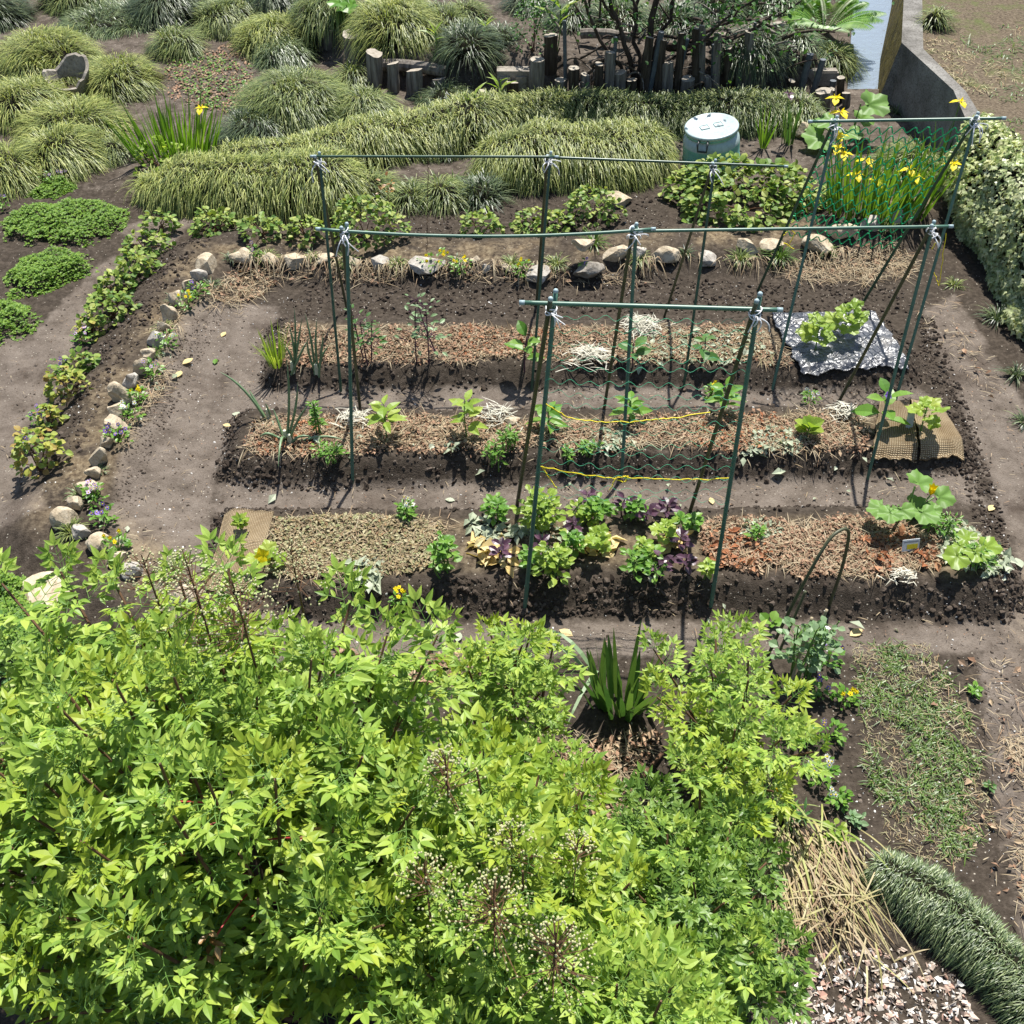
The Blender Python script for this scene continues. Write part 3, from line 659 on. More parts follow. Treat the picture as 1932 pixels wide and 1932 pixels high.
for u, vt, vb, wp, ln, lb in [(1067, 39, 176, 7, -2, 'straight grey metal stake beside the brown post'), (1154, 70, 185, 7, 8, 'grey metal stake leaning right under the tree'), (1222, 60, 190, 11, 26, 'blue grey pipe leaning right among the dark poles'),
    (1270, 74, 186, 10, 26, 'thin grey pipe leaning in front of the split log'), (1344, 84, 180, 9, 3, 'dull grey pipe by the fallen pale logs'), (1423, 42, 95, 6, 2, 'thin grey rod behind the square post'),
    (1509, 102, 178, 13, 20, 'thick grey pipe leaning right, left one of a pair'), (1533, 112, 178, 12, 20, 'thick grey pipe leaning right, right one of a pair with an open top'), (1568, 152, 180, 12, 4, 'short grey pipe beside the low concrete slab')]:
    post(u, vt, vb, wp, ln, STEEL, lb, 'metal_pipe', 'pipe', STEEL, 8, False)
def log(a, b, wpx, mat, label, up=.05):
    A = P(*a); B = P(*b); r = wpx * mpp(A) / 2; m = (A + B) / 2; g = Geo()
    pts = curve(A + [0, 0, r + up], B + [0, 0, r + up], (0, 0, .02), 8) - m
    g.add(*tube(pts, r * (1 + rng.normal(0, .05, 8)), 10)); return single('fallen_log', label, 'log', tuple(m), g, mat)
log((715, 143), (842, 152), 22, WD_GREY, 'grey log lying between the stepped posts and the round grass clump')
log((1095, 84), (1190, 92), 18, WD_GREY, 'pale log lying behind the tree stems')
log((1352, 96), (1475, 70), 13, WD_CUT, 'bare pale log lying above the draping grass', .08)
log((1350, 108), (1470, 86), 15, WD_GREY, 'brown log lying just below the bare pale log', .03)
log((1440, 128), (1530, 140), 26, WD_DARK, 'thick dark rotten log near the leaning pipes')
log((1380, 25), (1500, 18), 9, WD_BARK, 'long grey branch lying across the back terrace', .2)
p = P(968, 180); s = mpp(p); g = Geo(); q = at_y(968, 132, p[1]); hh = q[2] - p[2]
g.add(BOX[0] * [60 * s, .12, hh] + [0, .03, hh / 2], BOX[1]); 
for x_ in (-15, 15): g.add(BOX[0] * [20 * s, .02, hh * .6] + [x_ * s, -.04, hh / 2], BOX[1])
single('concrete_block', 'grey hollow concrete block set in the log edging', 'block', tuple(p), g, ST_DARK)
p = P(1545, 158); s = mpp(p); g = Geo(); g.add(BOX[0] * [62 * s, .1, .12] + [0, 0, .06], BOX[1]); g.add(BOX[0] * [56 * s, .08, .014] + [0, 0, .127], BOX[1])
single('concrete_slab', 'low mossy concrete slab behind the leaning pipes', 'block', tuple(p), g, ST_DARK)
# brushwood among the posts
g = Geo()
for k in range(75):
    u, v = U(1050, 1500), U(70, 186); p = P(u, v); a = U(0, 2 * PI); L = U(.2, .65); e = np.array([math.cos(a) * L, math.sin(a) * L * .5, U(-.05, .45) * L]); r = U(.005, .018)
    g.add(*tube(curve(p + [0, 0, .04 + U(0, .25)], p + e + [0, 0, .06 + U(0, .2)], (U(-.08, .08), U(-.08, .08), U(-.02, .1)), 8), np.linspace(r, r * .4, 8), 6), int(rng.integers(0, 3)))
single('brushwood', 'tangle of dry sticks and cut branches lying among the posts', 'branches', (0, 0, 0), g, [WD_BARK, WD_DARK, WD_GREY], kind='stuff', smooth=True)
# broken pot
p = P(136, 178); s = mpp(p); R = 42 * s; kk = 28; g = Geo(); a = np.linspace(0, 2 * PI, kk, endpoint=False)
ht = R * (.62 + .62 * np.clip(np.cos(a - .5), 0, 1) ** .6 - .25 * np.exp(-((a - 2.2) / .45) ** 2) + .25 * np.exp(-((a - 3.3) / .5) ** 2)) * (1 + np.random.default_rng(4).normal(0, .04, kk))
o_ = np.column_stack([np.cos(a), np.sin(a)])
rg = [np.column_stack([o_ * R * .8, np.zeros(kk)]), np.column_stack([o_ * R, ht]), np.column_stack([o_ * R * .86, ht - .004]), np.column_stack([o_ * R * .68, np.full(kk, .02)])]
g.add(np.concatenate(rg), [(i * kk + j, i * kk + (j + 1) % kk, (i + 1) * kk + (j + 1) % kk, (i + 1) * kk + j) for i in range(3) for j in range(kk)])
o = single('broken_pot', 'broken grey clay pot lying among the pale grass at the left', 'pot', (p[0], p[1], p[2] + .06), g, ST_DARK); o.rotation_euler = (.25, .1, .2)

# ------------------------------------------------------------------ grass mounds
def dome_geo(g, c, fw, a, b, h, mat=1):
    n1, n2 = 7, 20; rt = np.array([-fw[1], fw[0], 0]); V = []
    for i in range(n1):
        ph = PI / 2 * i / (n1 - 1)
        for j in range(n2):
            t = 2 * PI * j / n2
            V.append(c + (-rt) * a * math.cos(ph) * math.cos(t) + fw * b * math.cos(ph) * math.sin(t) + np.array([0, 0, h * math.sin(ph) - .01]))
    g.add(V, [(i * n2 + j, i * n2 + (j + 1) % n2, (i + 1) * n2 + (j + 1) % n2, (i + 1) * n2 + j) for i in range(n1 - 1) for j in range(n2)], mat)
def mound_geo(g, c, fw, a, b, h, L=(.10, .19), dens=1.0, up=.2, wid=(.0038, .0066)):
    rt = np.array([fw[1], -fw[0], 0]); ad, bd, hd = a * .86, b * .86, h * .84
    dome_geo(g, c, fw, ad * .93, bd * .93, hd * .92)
    area = 2 * PI * (((ad * bd) ** 1.6 + (ad * hd) ** 1.6 + (bd * hd) ** 1.6) / 3) ** (1 / 1.6)
    N = int(area * 3300 * dens); u = U(0, 1, N); th = U(0, 2 * PI, N); sp_ = np.clip(u ** .8, .02, .999); cp = np.sqrt(1 - sp_ ** 2)
    nl = np.stack([cp * np.cos(th), cp * np.sin(th), sp_], -1)
    nl = nl / (np.sum(np.abs(nl) ** 2.5, 1, keepdims=True) ** (1 / 2.5)); root_ = nl * [ad, bd, hd]; nn = nrm(np.abs(nl) ** 1.5 * np.sign(nl) / [ad, bd, hd])
    comb(g, root_, nn, L, wid, up, c, rt, fw)
def comb(g, root_, nn, L, wid, up, c, rt, fw, seed=None, side=None):
    N = len(root_); o = U(0, 50, 2) if seed is None else seed; f = 4.2
    sw = np.column_stack([vnoise(root_[:, 0] * f + o[0], root_[:, 1] * f + root_[:, 2] * 5 + o[1]) - .5, vnoise(root_[:, 0] * f + o[1] + 40, root_[:, 1] * f + root_[:, 2] * 5 + o[0]) - .5, np.zeros(N)]) * 2.6
    lift = .75 + .5 * vnoise(root_[:, 0] * 11 + o[0], root_[:, 1] * 11 + root_[:, 2] * 11)
    hz = nn * [1, 1, 0]; hz = hz / (np.linalg.norm(hz, axis=1, keepdims=True) + .15)
    if side is not None: hz = nrm(hz + side * .7); sw = sw * .45
    d = nn * (U(.25, .75, N) * lift)[:, None] + hz * .6 + sw * .6 + rng.normal(0, .24, (N, 3)) + np.array([0, 0, up])
    V, F = blades(root_ - nn * .02, d, U(L[0], L[1], N) * (.8 + .3 * lift), U(wid[0], wid[1], N), U(.5, 1.05, N))
    V = c + V[:, :1] * rt + V[:, 1:2] * fw + V[:, 2:] * [0, 0, 1.]
    g.add(V, F, 0)
def band(rows, mat, label, L=(.12, .23), dens=1.0, up=.2, wid=(.0036, .0062), name='grass_hedge', cat='grass hedge', group='curved grass hedges behind the beds', hmin=.16, hmax=.6, bk=.31):
    C, B, Hh = [], [], []
    for u, v0, v1 in rows:
        p = P(u, v1); s = mpp(p); dl = p - CAM; hz = math.hypot(dl[0], dl[1]); el = math.atan2(CAM[2] - p[2], hz); fw = np.array([dl[0] / hz, dl[1] / hz, 0]); S = (v1 - v0) * s * 1.02
        b = min(bk * S / math.sin(el), .42); h = math.sqrt(max((S - b * math.sin(el)) ** 2 - (b * math.sin(el)) ** 2, .003)) / math.cos(el); h = min(max(h, hmin), hmax); c = p + fw * b * 1.1; c[2] = float(HF(c[0], c[1])); C.append(c); B.append(b); Hh.append(h)
    C = np.array(C); m = C.mean(0); C = C - m; k = np.concatenate([[0], np.cumsum(np.linalg.norm(np.diff(C, axis=0), axis=1))]); Lt = k[-1]
    ext = .7; s0, s1 = -ext * B[0], Lt + ext * B[-1]
    def at(s):
        sc_ = np.clip(s, 0, Lt); c = np.column_stack([np.interp(sc_, k, C[:, i]) for i in range(3)]); b = np.interp(sc_, k, B); h = np.interp(sc_, k, Hh); e = .05
        tg = np.column_stack([np.interp(np.clip(sc_ + e, 0, Lt), k, C[:, i]) - np.interp(np.clip(sc_ - e, 0, Lt), k, C[:, i]) for i in range(2)] + [np.zeros(len(s))]); tg = nrm(tg); ov = s - sc_; c = c + tg * ov[:, None]
        q = np.sqrt(np.clip(1 - (np.abs(ov) / (np.where(s < 0, B[0], B[-1]) * ext)) ** 2, .0, 1)); wob = 1 + .16 * np.sin(s * 7 + 1) * np.sin(s * 3.1); return c, tg, b * q * wob, h * np.sqrt(q) * (1 + .12 * np.sin(s * 5.3)), ov
    g = Geo(); ss = np.linspace(s0 + .01, s1 - .01, 50); c, tg, b, h, ov = at(ss); n2 = 13; ph = np.linspace(0, PI, n2); sd_ = np.column_stack([-tg[:, 1], tg[:, 0], np.zeros(50)])
    se = lambda x: np.sign(x) * np.abs(x) ** .8
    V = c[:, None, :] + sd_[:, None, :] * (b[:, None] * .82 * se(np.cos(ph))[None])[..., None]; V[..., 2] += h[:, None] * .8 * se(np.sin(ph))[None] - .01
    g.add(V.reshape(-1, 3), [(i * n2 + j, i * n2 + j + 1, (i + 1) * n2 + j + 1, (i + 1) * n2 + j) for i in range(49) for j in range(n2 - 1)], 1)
    area = (s1 - s0) * PI * (np.mean(B) + np.mean(Hh)) / 2; N = int(area * 3300 * dens); s = U(s0 + .005, s1 - .005, N); c, tg, b, h, ov = at(s); sd_ = np.column_stack([-tg[:, 1], tg[:, 0], np.zeros(N)]); p_ = U(0.02, PI - .02, N); cs, sn = np.cos(p_), np.sin(p_)
    root_ = c + sd_ * (b * .86 * se(cs))[:, None]; root_[:, 2] += h * .84 * se(sn); nn = nrm(sd_ * (cs / np.maximum(b, .05))[:, None] + np.array([0, 0, 1.]) * (sn / h)[:, None] + tg * (ov / .3)[:, None] * 2)
    comb(g, root_, nn, L, wid, up, np.zeros(3), np.array([1., 0, 0]), np.array([0, 1., 0]), side=sd_ * np.sign(cs + .25 * rng.normal(size=N))[:, None] + tg * (.5 * np.sin(s * 9))[:, None])
    return single(name, label, cat, tuple(m), g, [mat, SHADE_CORE], group)
def mound(u0, u1, v0, v1, mat, label, L=(.13, .25), dens=1.0, up=.22, name='grass_clump', lift=0, wid=(.0038, .0066)):
    uc = (u0 + u1) / 2; p = P(uc, v1); s = mpp(p); dl = p - CAM; hz = math.hypot(dl[0], dl[1]); el = math.atan2(CAM[2] - p[2], hz)
    fw = np.array([dl[0] / hz, dl[1] / hz, 0]); a = (u1 - u0) / 2 * s * 1.1; S = (v1 - v0) * s * 1.02; sn, cs = math.sin(el), math.cos(el)
    b = min(a * 1.05, .48 * S / sn); h = math.sqrt(max((S - b * sn) ** 2 - (b * sn) ** 2, .003)) / cs; h = min(max(h, .09), .62 * a + .05, .5)
    c = p + fw * b; c[2] = float(HF(c[0], c[1])); 
    g = Geo(); mound_geo(g, np.zeros(3), fw, a, b, h, L, dens, up, wid)
    return single(name, label, 'grass clump', tuple(c), g, [mat, SHADE_CORE], 'mounded grass clumps round the garden')
GP, GM, GD, GB = G_PALE, G_MID, G_DARK, G_BLUE
for r_ in [
 # left group
 (15, 192, 28, 165, GP, 'big pale yellow grass clump behind the broken pot'),
 (176, 302, 66, 192, GP, 'pale drooping grass clump right of the broken pot'),
 (-10, 140, 150, 245, GP, 'pale grass clump just left of and below the broken pot'),
 (60, 245, 186, 290, GP, 'pale grass clump just below the broken pot'),
 (-50, 88, 238, 370, GP, 'palest grass clump cut off by the left edge'),
 (62, 208, 224, 338, GP, 'pale grass clump overhanging the white flowers at the left'),
 (185, 248, 228, 308, GM, 'small green grass clump at the left foot of the tall iris leaves'),
 (-60, 60, -30, 60, GD, 'dark grass clump in the top left corner'),
 (95, 205, -40, 28, GM, 'green grass clump at the top edge above the big pale one'),
 (130, 305, 8, 72, GB, 'dark bluish low grass clump behind the pale left group'),
 (255, 395, -40, 55, GD, 'dark grass clump at the top edge above the weedy slope'),
 (296, 384, 48, 114, GM, 'small drooping grass clump at the edge of the weedy slope'),
 (380, 508, -40, 72, GM, 'dark green grass clump at the top edge left of the middle group'),
 # centre group
 (455, 590, 18, 116, GP, 'pale grass clump upper left of the notched log post'),
 (495, 585, 76, 135, GB, 'loose bluish grass clump between two pale ones'),
 (570, 685, 12, 92, GM, 'grass clump behind the notched log post'),
 (672, 832, 20, 122, GP, 'broad pale grass clump right of the notched log post'),
 (480, 620, -40, 30, GD, 'dark grass clump at the top edge left of the big round leaf'),
 (725, 795, -30, 42, GM, 'small grass clump at the top edge just right of the big round leaf'),
 (775, 877, -10, 78, GM, 'mid green grass clump at the top near the middle'),
 (852, 915, -30, 48, GM, 'narrow grass clump at the top edge in the middle'),
 (910, 972, 15, 92, GD, 'grass clump left of the small glossy shrub'),
 (960, 1040, -35, 30, GD, 'grass clump at the top edge behind the glossy shrub'),
 (1110, 1218, 0, 68, GB, 'bluish grass clump behind the tree stems'),
 (834, 942, 82, 174, GD, 'round dark grass clump right of the fallen grey log'),
 (806, 888, 162, 214, GD, 'small dark grass clump before the stubby post'),
 (466, 665, 122, 262, GM, 'largest dark hollow grass clump left of the stepped posts'),
 (638, 695, 122, 170, GM, 'small grass clump squeezed left of the stepped posts'),
 (638, 748, 172, 248, GM, 'low grass clump before the stepped posts'),
 (425, 535, 205, 288, GD, 'dark bluish low grass clump right of the tall iris leaves'),
 (560, 668, 230, 280, GB, 'wispy bluish grass clump above the curved hedge'),
 # upper curved hedge
 # lower big clumps
 (1150, 1232, 290, 345, GD, 'dark grass clump at the foot of the tall arching clump'),
 # front curved hedge
 (655, 748, 328, 394, GM, 'small clump right of the biggest drooping front clump'),
 (736, 808, 332, 400, GM, 'small dark clump in the middle of the front grass hedge'),
 (794, 874, 306, 400, GM, 'taller clump near the right end of the front grass hedge'),
 (868, 950, 326, 396, GD, 'coarse star shaped clump at the right end of the front hedge'),
 # right
 (1225, 1320, 10, 70, GD, 'dark grass clump under the tree branches'),
 (1300, 1400, -20, 40, GD, 'dark grass clump at the top edge right of the tree'),
 (1395, 1500, -30, 30, GB, 'bluish clump at the top edge left of the fern'),
 (1040, 1120, 10, 62, GD, 'dark grass clump left of the tree stems'),
 (1650, 1760, 236, 352, GM, 'grass clump behind the net and the yellow irises'),
 (1464, 1534, 28, 108, GB, 'bluish grass clump left of the fern'),
 (1520, 1604, 54, 140, GM, 'grass clump hanging below the fern'),
 (1350, 1464, 92, 188, GD, 'dark draping grass clump among the posts'),
]: mound(*r_)
band([(300, 326, 388), (350, 304, 402), (405, 300, 408), (485, 292, 416), (570, 288, 424), (635, 298, 414)], GP, 'drooping curved grass hedge nearest the stones, ending at the rear left pole')
band([(430, 280, 334), (480, 274, 330), (545, 266, 322), (600, 254, 316)], GP, 'short pale grass hedge joining the tall iris to the upper hedge')
band([(600, 256, 320), (690, 230, 326), (785, 208, 304), (875, 192, 296), (970, 180, 266), (1040, 174, 240)], GP, 'long pale grass hedge arching up toward the concrete block')
band([(1080, 176, 236), (1190, 184, 256), (1290, 182, 258), (1390, 180, 254), (1490, 174, 256)], GM, 'straight green grass hedge below the posts and behind the barrel')
band([(945, 258, 352), (1010, 238, 368), (1090, 234, 368), (1160, 222, 362), (1195, 232, 348)], GP, 'widest arching grass hedge in the middle, left of the barrel')
p_ = wz(1764, 44)
g = Geo(); mound_geo(g, np.zeros(3), np.array([.3, .95, 0]), .13, .12, .14); single('grass_clump', 'small round grass clump alone on the dry upper terrace', 'grass clump', tuple(p_), g, [GM, SHADE_CORE], 'mounded grass clumps round the garden')
# dwarf border at the bottom right
band([(1650, 1606, 1690), (1705, 1630, 1745), (1775, 1690, 1815), (1850, 1760, 1900), (1930, 1850, 2000), (2000, 1930, 2090)], G_BLUE, 'low dense bluish border of dwarf lilyturf at the bottom right', (.035, .085), 4.2, .5, (.0016, .0034), 'dwarf_lilyturf_border', 'plant', None, .10, .2, .42)
# ------------------------------------------------------------------ tufts, shrubs, ground cover
def tuft_geo(g, n, L, wid=(.004, .007), droop=(.4, .9), spread=1.0, up=.9, r=.02, m=0, c=(0, 0, 0)):
    az = U(0, 2 * PI, n); t = np.column_stack([np.cos(az), np.sin(az), np.zeros(n)])
    root = np.asarray(c) + t * (r * U(0, 1, n) ** .5)[:, None]
    d = t * (spread * U(.15, 1.15, n))[:, None] + np.array([0, 0, up])
    g.add(*blades(root, d, U(L[0], L[1], n), U(wid[0], wid[1], n), U(droop[0], droop[1], n), 4), m)
def tuft(u, v, wpx, mat, label, n=70, straw=0, name='grass_tuft', dz=0, group='grass tufts along the stones', wid=(.0045, .008)):
    p = P(u, v); s = mpp(p); L = wpx * s * .62; g = Geo(); tuft_geo(g, n, (L * .55, L * 1.05), wid)
    if straw:
        k = straw; az = rng.normal(-PI / 2, .5, k); t = np.column_stack([np.cos(az), np.sin(az), U(.0, .5, k)])
        g.add(*blades(np.column_stack([U(-L, L, k), U(-.05, .02, k), U(0, .05, k)]), t, U(L * .4, L * 1.1, k), U(.004, .007, k), U(.5, .9, k), 4), 1)
    return single(name, label, 'grass tuft', (p[0], p[1], p[2] + dz), g, [mat, STRAW], group)
for r_ in [
 (438, 490, 55, G_DARK, 'dark grass tuft between the first two back stones'), (505, 488, 70, G_MID, 'grass tuft with pale straw skirts left of the straw fringed stone', 70, 60),
 (590, 486, 50, G_MID, 'grass tuft right of the straw fringed stone', 60, 50), (655, 496, 70, G_MID, 'grass tuft at the foot of the big round leaved shrub', 80, 60),
 (750, 500, 60, G_MID, 'upright grass tuft with straw right of the grey stone', 60, 60), (862, 496, 58, G_DARK, 'grass tuft right of the widest grey stone', 60, 50),
 (965, 500, 78, G_MID, 'star shaped pale edged tuft in the middle of the back edging', 70, 30), (1050, 500, 70, G_MID, 'thick tuft left of the stacked stones', 80, 20),
 (1120, 462, 95, G_FRESH, 'wide fresh green tuft behind the stacked stones', 90), (1205, 490, 72, G_MID, 'tuft around the foot of the centre trellis post', 80, 40),
 (1293, 480, 55, G_DARK, 'small tuft between the wedge stone and the pointed stone', 50, 20), (1395, 490, 80, G_MID, 'tuft at the start of the weedy stretch right of the pointed stone', 90, 20),
 (1470, 488, 100, G_FRESH, 'large green tuft under the netted trellis leg', 130, 20), (1560, 478, 62, G_FRESH, 'green tuft below the pale stone under the net', 60, 30),
 (1675, 432, 62, G_MID, 'tuft below the grey white stone', 60), (400, 540, 60, G_DARK, 'dark spiky tuft inside the back left bend', 60, 20),
 (335, 570, 62, G_DARK, 'dark spiky tuft left of the upright tan stone', 70), (312, 622, 60, G_MID, 'grass tuft above the slate grey stone', 60, 20),
 (290, 668, 48, G_FRESH, 'tuft below the slate grey stone', 50), (243, 775, 40, G_DARK, 'tuft between the two biggest left stones', 40),
 (150, 935, 70, G_BLUE, 'upright bluish tuft left of the lower left stones', 45), (135, 1005, 85, G_MID, 'arching tuft over the foot of the left edge stone', 90),
 (190, 890, 40, G_DARK, 'small dark tuft under the viola stone', 40), (320, 1080, 95, G_MID, 'wide arching tuft at the front left path corner', 100),
 (1880, 605, 115, G_DARK, 'large dark spiky tuft below the ivy at the right edge', 90), (1915, 710, 95, G_DARK, 'second dark spiky tuft down the right edge', 80),
 (1935, 800, 90, G_DARK, 'third dark spiky tuft cut by the right edge', 70), (1800, 540, 60, G_MID, 'tuft at the left foot of the ivy', 60),
 (1690, 215, 75, G_DARK, 'star shaped tuft in front of the dark wall face', 50), (795, 190, 70, G_DARK, 'strap leaf tuft under the low flat topped post', 50),
 (1266, 300, 80, G_DARK, 'dark tuft left of the barrel', 80), (845, 300, 60, G_DARK, 'dark tuft in the gap of the middle hedge', 50),
 (905, 388, 85, G_DARK, 'star shaped dark tuft with stiff strap leaves below the wide grass clump', 60), (1185, 330, 60, G_DARK, 'dark drooping tuft at the right foot of the tall clump', 50),
 (1130, 250, 70, G_FRESH, 'fresh green tuft on the hedge above the barrel row', 60), (620, 300, 70, G_FRESH, 'fresh green tuft on the upper hedge by the rear crossbar end', 60),
 (450, 230, 60, G_FRESH, 'bright upright tuft right of the tall iris leaves', 45), (855, 345, 70, G_FRESH, 'fresh green tuft on the front hedge below the rear crossbar', 60),
]: tuft(*r_)
# bamboo like shoots
def shoot(u, v, hpx, label):
    p = P(u, v); s = mpp(p); h = hpx * s; g = Geo(); tip = np.array([.03, 0, h]); g.add(*tube(curve((0, 0, 0), tip, (.02, 0, 0), 6), .006), 1)
    n = 6; az = rng.permutation(n) * 2 * PI / n; pos = np.array([tip * t for t in U(.5, 1, n)]); d = np.column_stack([np.cos(az), np.sin(az) * .5, U(.5, 1.2, n)])
    g.add(*inst(L_NARROW, pos, frames(d, [0, 0, 1.]), h * U(.45, .7, n)), 0)
    single('young_shoot', label, 'plant', tuple(p), g, [VEG_Y, STEM_G], 'young bamboo like shoots')
for r_ in [(938, 210, 60, 'young two leaved shoot standing before the concrete block'), (890, 240, 62, 'yellow green shoot in the upper hedge left of the concrete block'), (818, 120, 50, 'yellow green shoot right of the broad pale grass clump'), (1048, 110, 95, 'tall yellow green strap shoot behind the brown post'), (912, 85, 40, 'thin shoot at the top middle'), (895, 268, 40, 'single yellow green blade on the upper hedge')]: shoot(*r_)

def shrub_geo(gl, gs, a, b, h, n, leaf, size, stems=7, z0=.15, tilt=.6):
    u = U(0, 1, n); th = U(0, 2 * PI, n); sz = U(z0 * .2, 1, n); rr = np.sqrt(1 - sz ** 2 * .85); rad = U(.55, 1.0, n) ** .5
    lump = 1 + .14 * np.sin(th * 3 + 1) + .1 * np.sin(th * 5 + sz * 6)
    pos = np.column_stack([a * rr * np.cos(th) * rad * lump, b * rr * np.sin(th) * rad * lump, h * (.12 + .88 * sz) * (.75 + .25 * rad) * (.9 + .1 * lump)])
    out = nrm(pos / [a, b, h] + [0, 0, -.2]); d = out * [1, 1, .25] + rng.normal(0, .45, (n, 3)) - [0, 0, .15]
    up = np.array([0, 0, 1.]) + out * tilt + rng.normal(0, .3, (n, 3))
    gl.add(*inst(leaf, pos, frames(d, up), size * U(.6, 1.15, n)))
    for i in range(stems):
        j = rng.integers(0, n); gs.add(*tube(curve((U(-.02, .02) , U(-.02, .02), 0), pos[j] * .92, (0, 0, .03), 6), np.linspace(.005, .002, 6), 5))
def shrub(u0, u1, v0, v1, n, label, mat=None, leaf=None, size=.045, name='leafy_shrub', cat='shrub', group='round leaved shrubs along the stone edging', extra=None, hmax=.6):
    uc = (u0 + u1) / 2; p = P(uc, v1); s = mpp(p); dl = p - CAM; hz = math.hypot(dl[0], dl[1]); el = math.atan2(CAM[2] - p[2], hz); fw = np.array([dl[0] / hz, dl[1] / hz, 0])
    a = (u1 - u0) / 2 * s * .95; S = (v1 - v0) * s; b = min(a * .8, .40 * S / math.sin(el)); h = math.sqrt(max((S - b * math.sin(el)) ** 2 - (b * math.sin(el)) ** 2, .004)) / math.cos(el); h = min(max(h, .1), hmax)
    c = p + fw * b; c[2] = float(HF(c[0], c[1])); root = thing(name, label, cat, tuple(c), group); gl, gs = Geo(), Geo()
    shrub_geo(gl, gs, a, b, h, n, leaf or L_ROUND, size); part(root, 'foliage', gl, mat or SHRUB); part(root, 'stems', gs, STEM_BR)
    if extra: extra(root, a, b, h)
    return root
for r_ in [
 (622, 768, 378, 480, 420, 'big round leaved shrub with red young tips behind the left trellis legs'),
 (360, 458, 388, 446, 200, 'leafy shrub with one yellow shoot under the big drooping grass clump'),
 (272, 342, 400, 452, 120, 'leafy shrub at the top of the left border by the clover'),
 (452, 542, 410, 464, 150, 'leafy shrub above the first back stones'),
 (543, 618, 412, 466, 130, 'leafy shrub with reddish buds left of the trellis legs'),
 (234, 330, 440, 493, 170, 'leafy shrub with a brown leaf, second in the left border'),
 (220, 310, 475, 535, 190, 'leafy shrub with pale leaves right of the middle clover patch'),
 (186, 262, 515, 568, 130, 'yellowing leafy shrub leaning onto the dirt path'),
 (168, 268, 546, 616, 230, 'large green leaved shrub halfway down the left border'),
 (126, 198, 660, 706, 110, 'leafy plant beside white violas in the left border'),
 (866, 946, 390, 452, 160, 'smallest of the three shrubs before the wide grass clump'),
 (958, 1080, 384, 448, 250, 'middle one of the three shrubs before the wide grass clump'),
 (1060, 1172, 354, 436, 300, 'tallest of the three shrubs, left of the pale stone'),
]: shrub(*r_)
shrub(1236, 1556, 280, 432, 1500, 'largest broad shrub of yellow green leaves in front of the barrel', size=.058)
for r_ in [(148, 208, 594, 644, 90, 'yellowing violet flowered plant below the large green leaved shrub'), (94, 178, 688, 762, 150, 'withering plant with brown leaves and violets, left border'), (80, 126, 760, 812, 70, 'small yellow green plant with one round leaf, left border'), (38, 140, 800, 900, 200, 'brown withering plant with blue violas at the border end')]:
    shrub(*r_, mat=SHRUB_Y, size=.04)
def redtips(u, v, n, label):
    p = P(u, v); s = mpp(p); g = Geo(); pos = rng.normal(0, 1, (n, 3)) * [.05, .04, .03] + [0, 0, .30]
    g.add(*inst(L_OVAL, pos, frames(rng.normal(0, 1, (n, 3)) + [0, 0, .8], [0, 0, 1.]), .04)); g.add(*tube([(0, 0, 0), (.01, 0, .15), (0, 0, .3)], .003, 5)); single('red_leaf_sprig', label, 'sprig', tuple(p), g, NAND_R)
redtips(736, 425, 16, 'sprig of reddish young leaves on the big round leaved shrub')
shrub(960, 1050, 18, 125, 420, 'small glossy evergreen shrub with white flecks behind the concrete block', mat=VEG_D, leaf=L_OVAL, size=.035, name='evergreen_shrub', group=None)
shrub(255, 372, 268, 340, 90, 'pale yellow leaved sprigs at the foot of the tall iris leaves', mat=VEG_Y, leaf=L_ROUND, size=.05, name='pale_leaved_plant', cat='plant', group=None)

# clover patches
def clover(poly, n, label, h=.07, name='clover_patch'):
    pz = zpoly(poly); c = pz.mean(0); xy = in_poly(pz, int(n * 1.35)); s = sdf(xy[:, 0], xy[:, 1], pz); kp = s + .55 * fbm(xy[:, 0] * 5, xy[:, 1] * 5, 4) + .05 * rng.normal(size=len(xy)) > .03; xy, s = xy[kp], s[kp]; n = len(xy); z = h * sstep(0, .12, s) * (.5 + 1.6 * np.clip(fbm(xy[:, 0] * 7, xy[:, 1] * 7, 3) + .35, 0, 1)) * U(.5, 1.1, n)
    b = ground3(xy); g = Geo(); r0 = np.array([c[0], c[1], float(HF(c[0], c[1]))]); b[:, 2] += z; b -= r0
    az = U(0, 2 * PI, n)
    for k in range(3):
        a = az + k * 2 * PI / 3; d = np.column_stack([np.cos(a), np.sin(a), U(-.25, .45, n)]); g.add(*inst(leaf_t(.95, 2, .3, .1, .6, .6), b, frames(d, np.array([0, 0, 1.]) + rng.normal(0, .2, (n, 3))), U(.010, .022, n)))
    return single(name, label, 'clover', tuple(r0), g, CLOVER, 'clover patches on the dirt path')
clover([(5, 415), (60, 395), (130, 380), (200, 386), (248, 396), (240, 430), (200, 455), (150, 470), (60, 472), (0, 455)], 2600, 'largest mat of bright green clover at the left')
clover([(0, 530), (40, 490), (110, 473), (180, 482), (186, 515), (140, 530), (90, 555), (20, 570)], 1700, 'middle mat of bright clover beside the leafy border')
clover([(-60, 580), (0, 568), (60, 578), (84, 605), (60, 635), (0, 655), (-60, 660)], 900, 'smallest mat of clover cut by the left edge')
clover([(45, 372), (90, 335), (140, 338), (146, 356), (100, 378)], 600, 'small mat of pale green cover with white flowers under the grass clumps')
clover([(-80, 1080), (0, 1075), (70, 1100), (110, 1170), (230, 1200), (330, 1180), (360, 1260), (100, 1300), (-80, 1300)], 3200, 'green parsley like cover under the nandina at the left', .12)
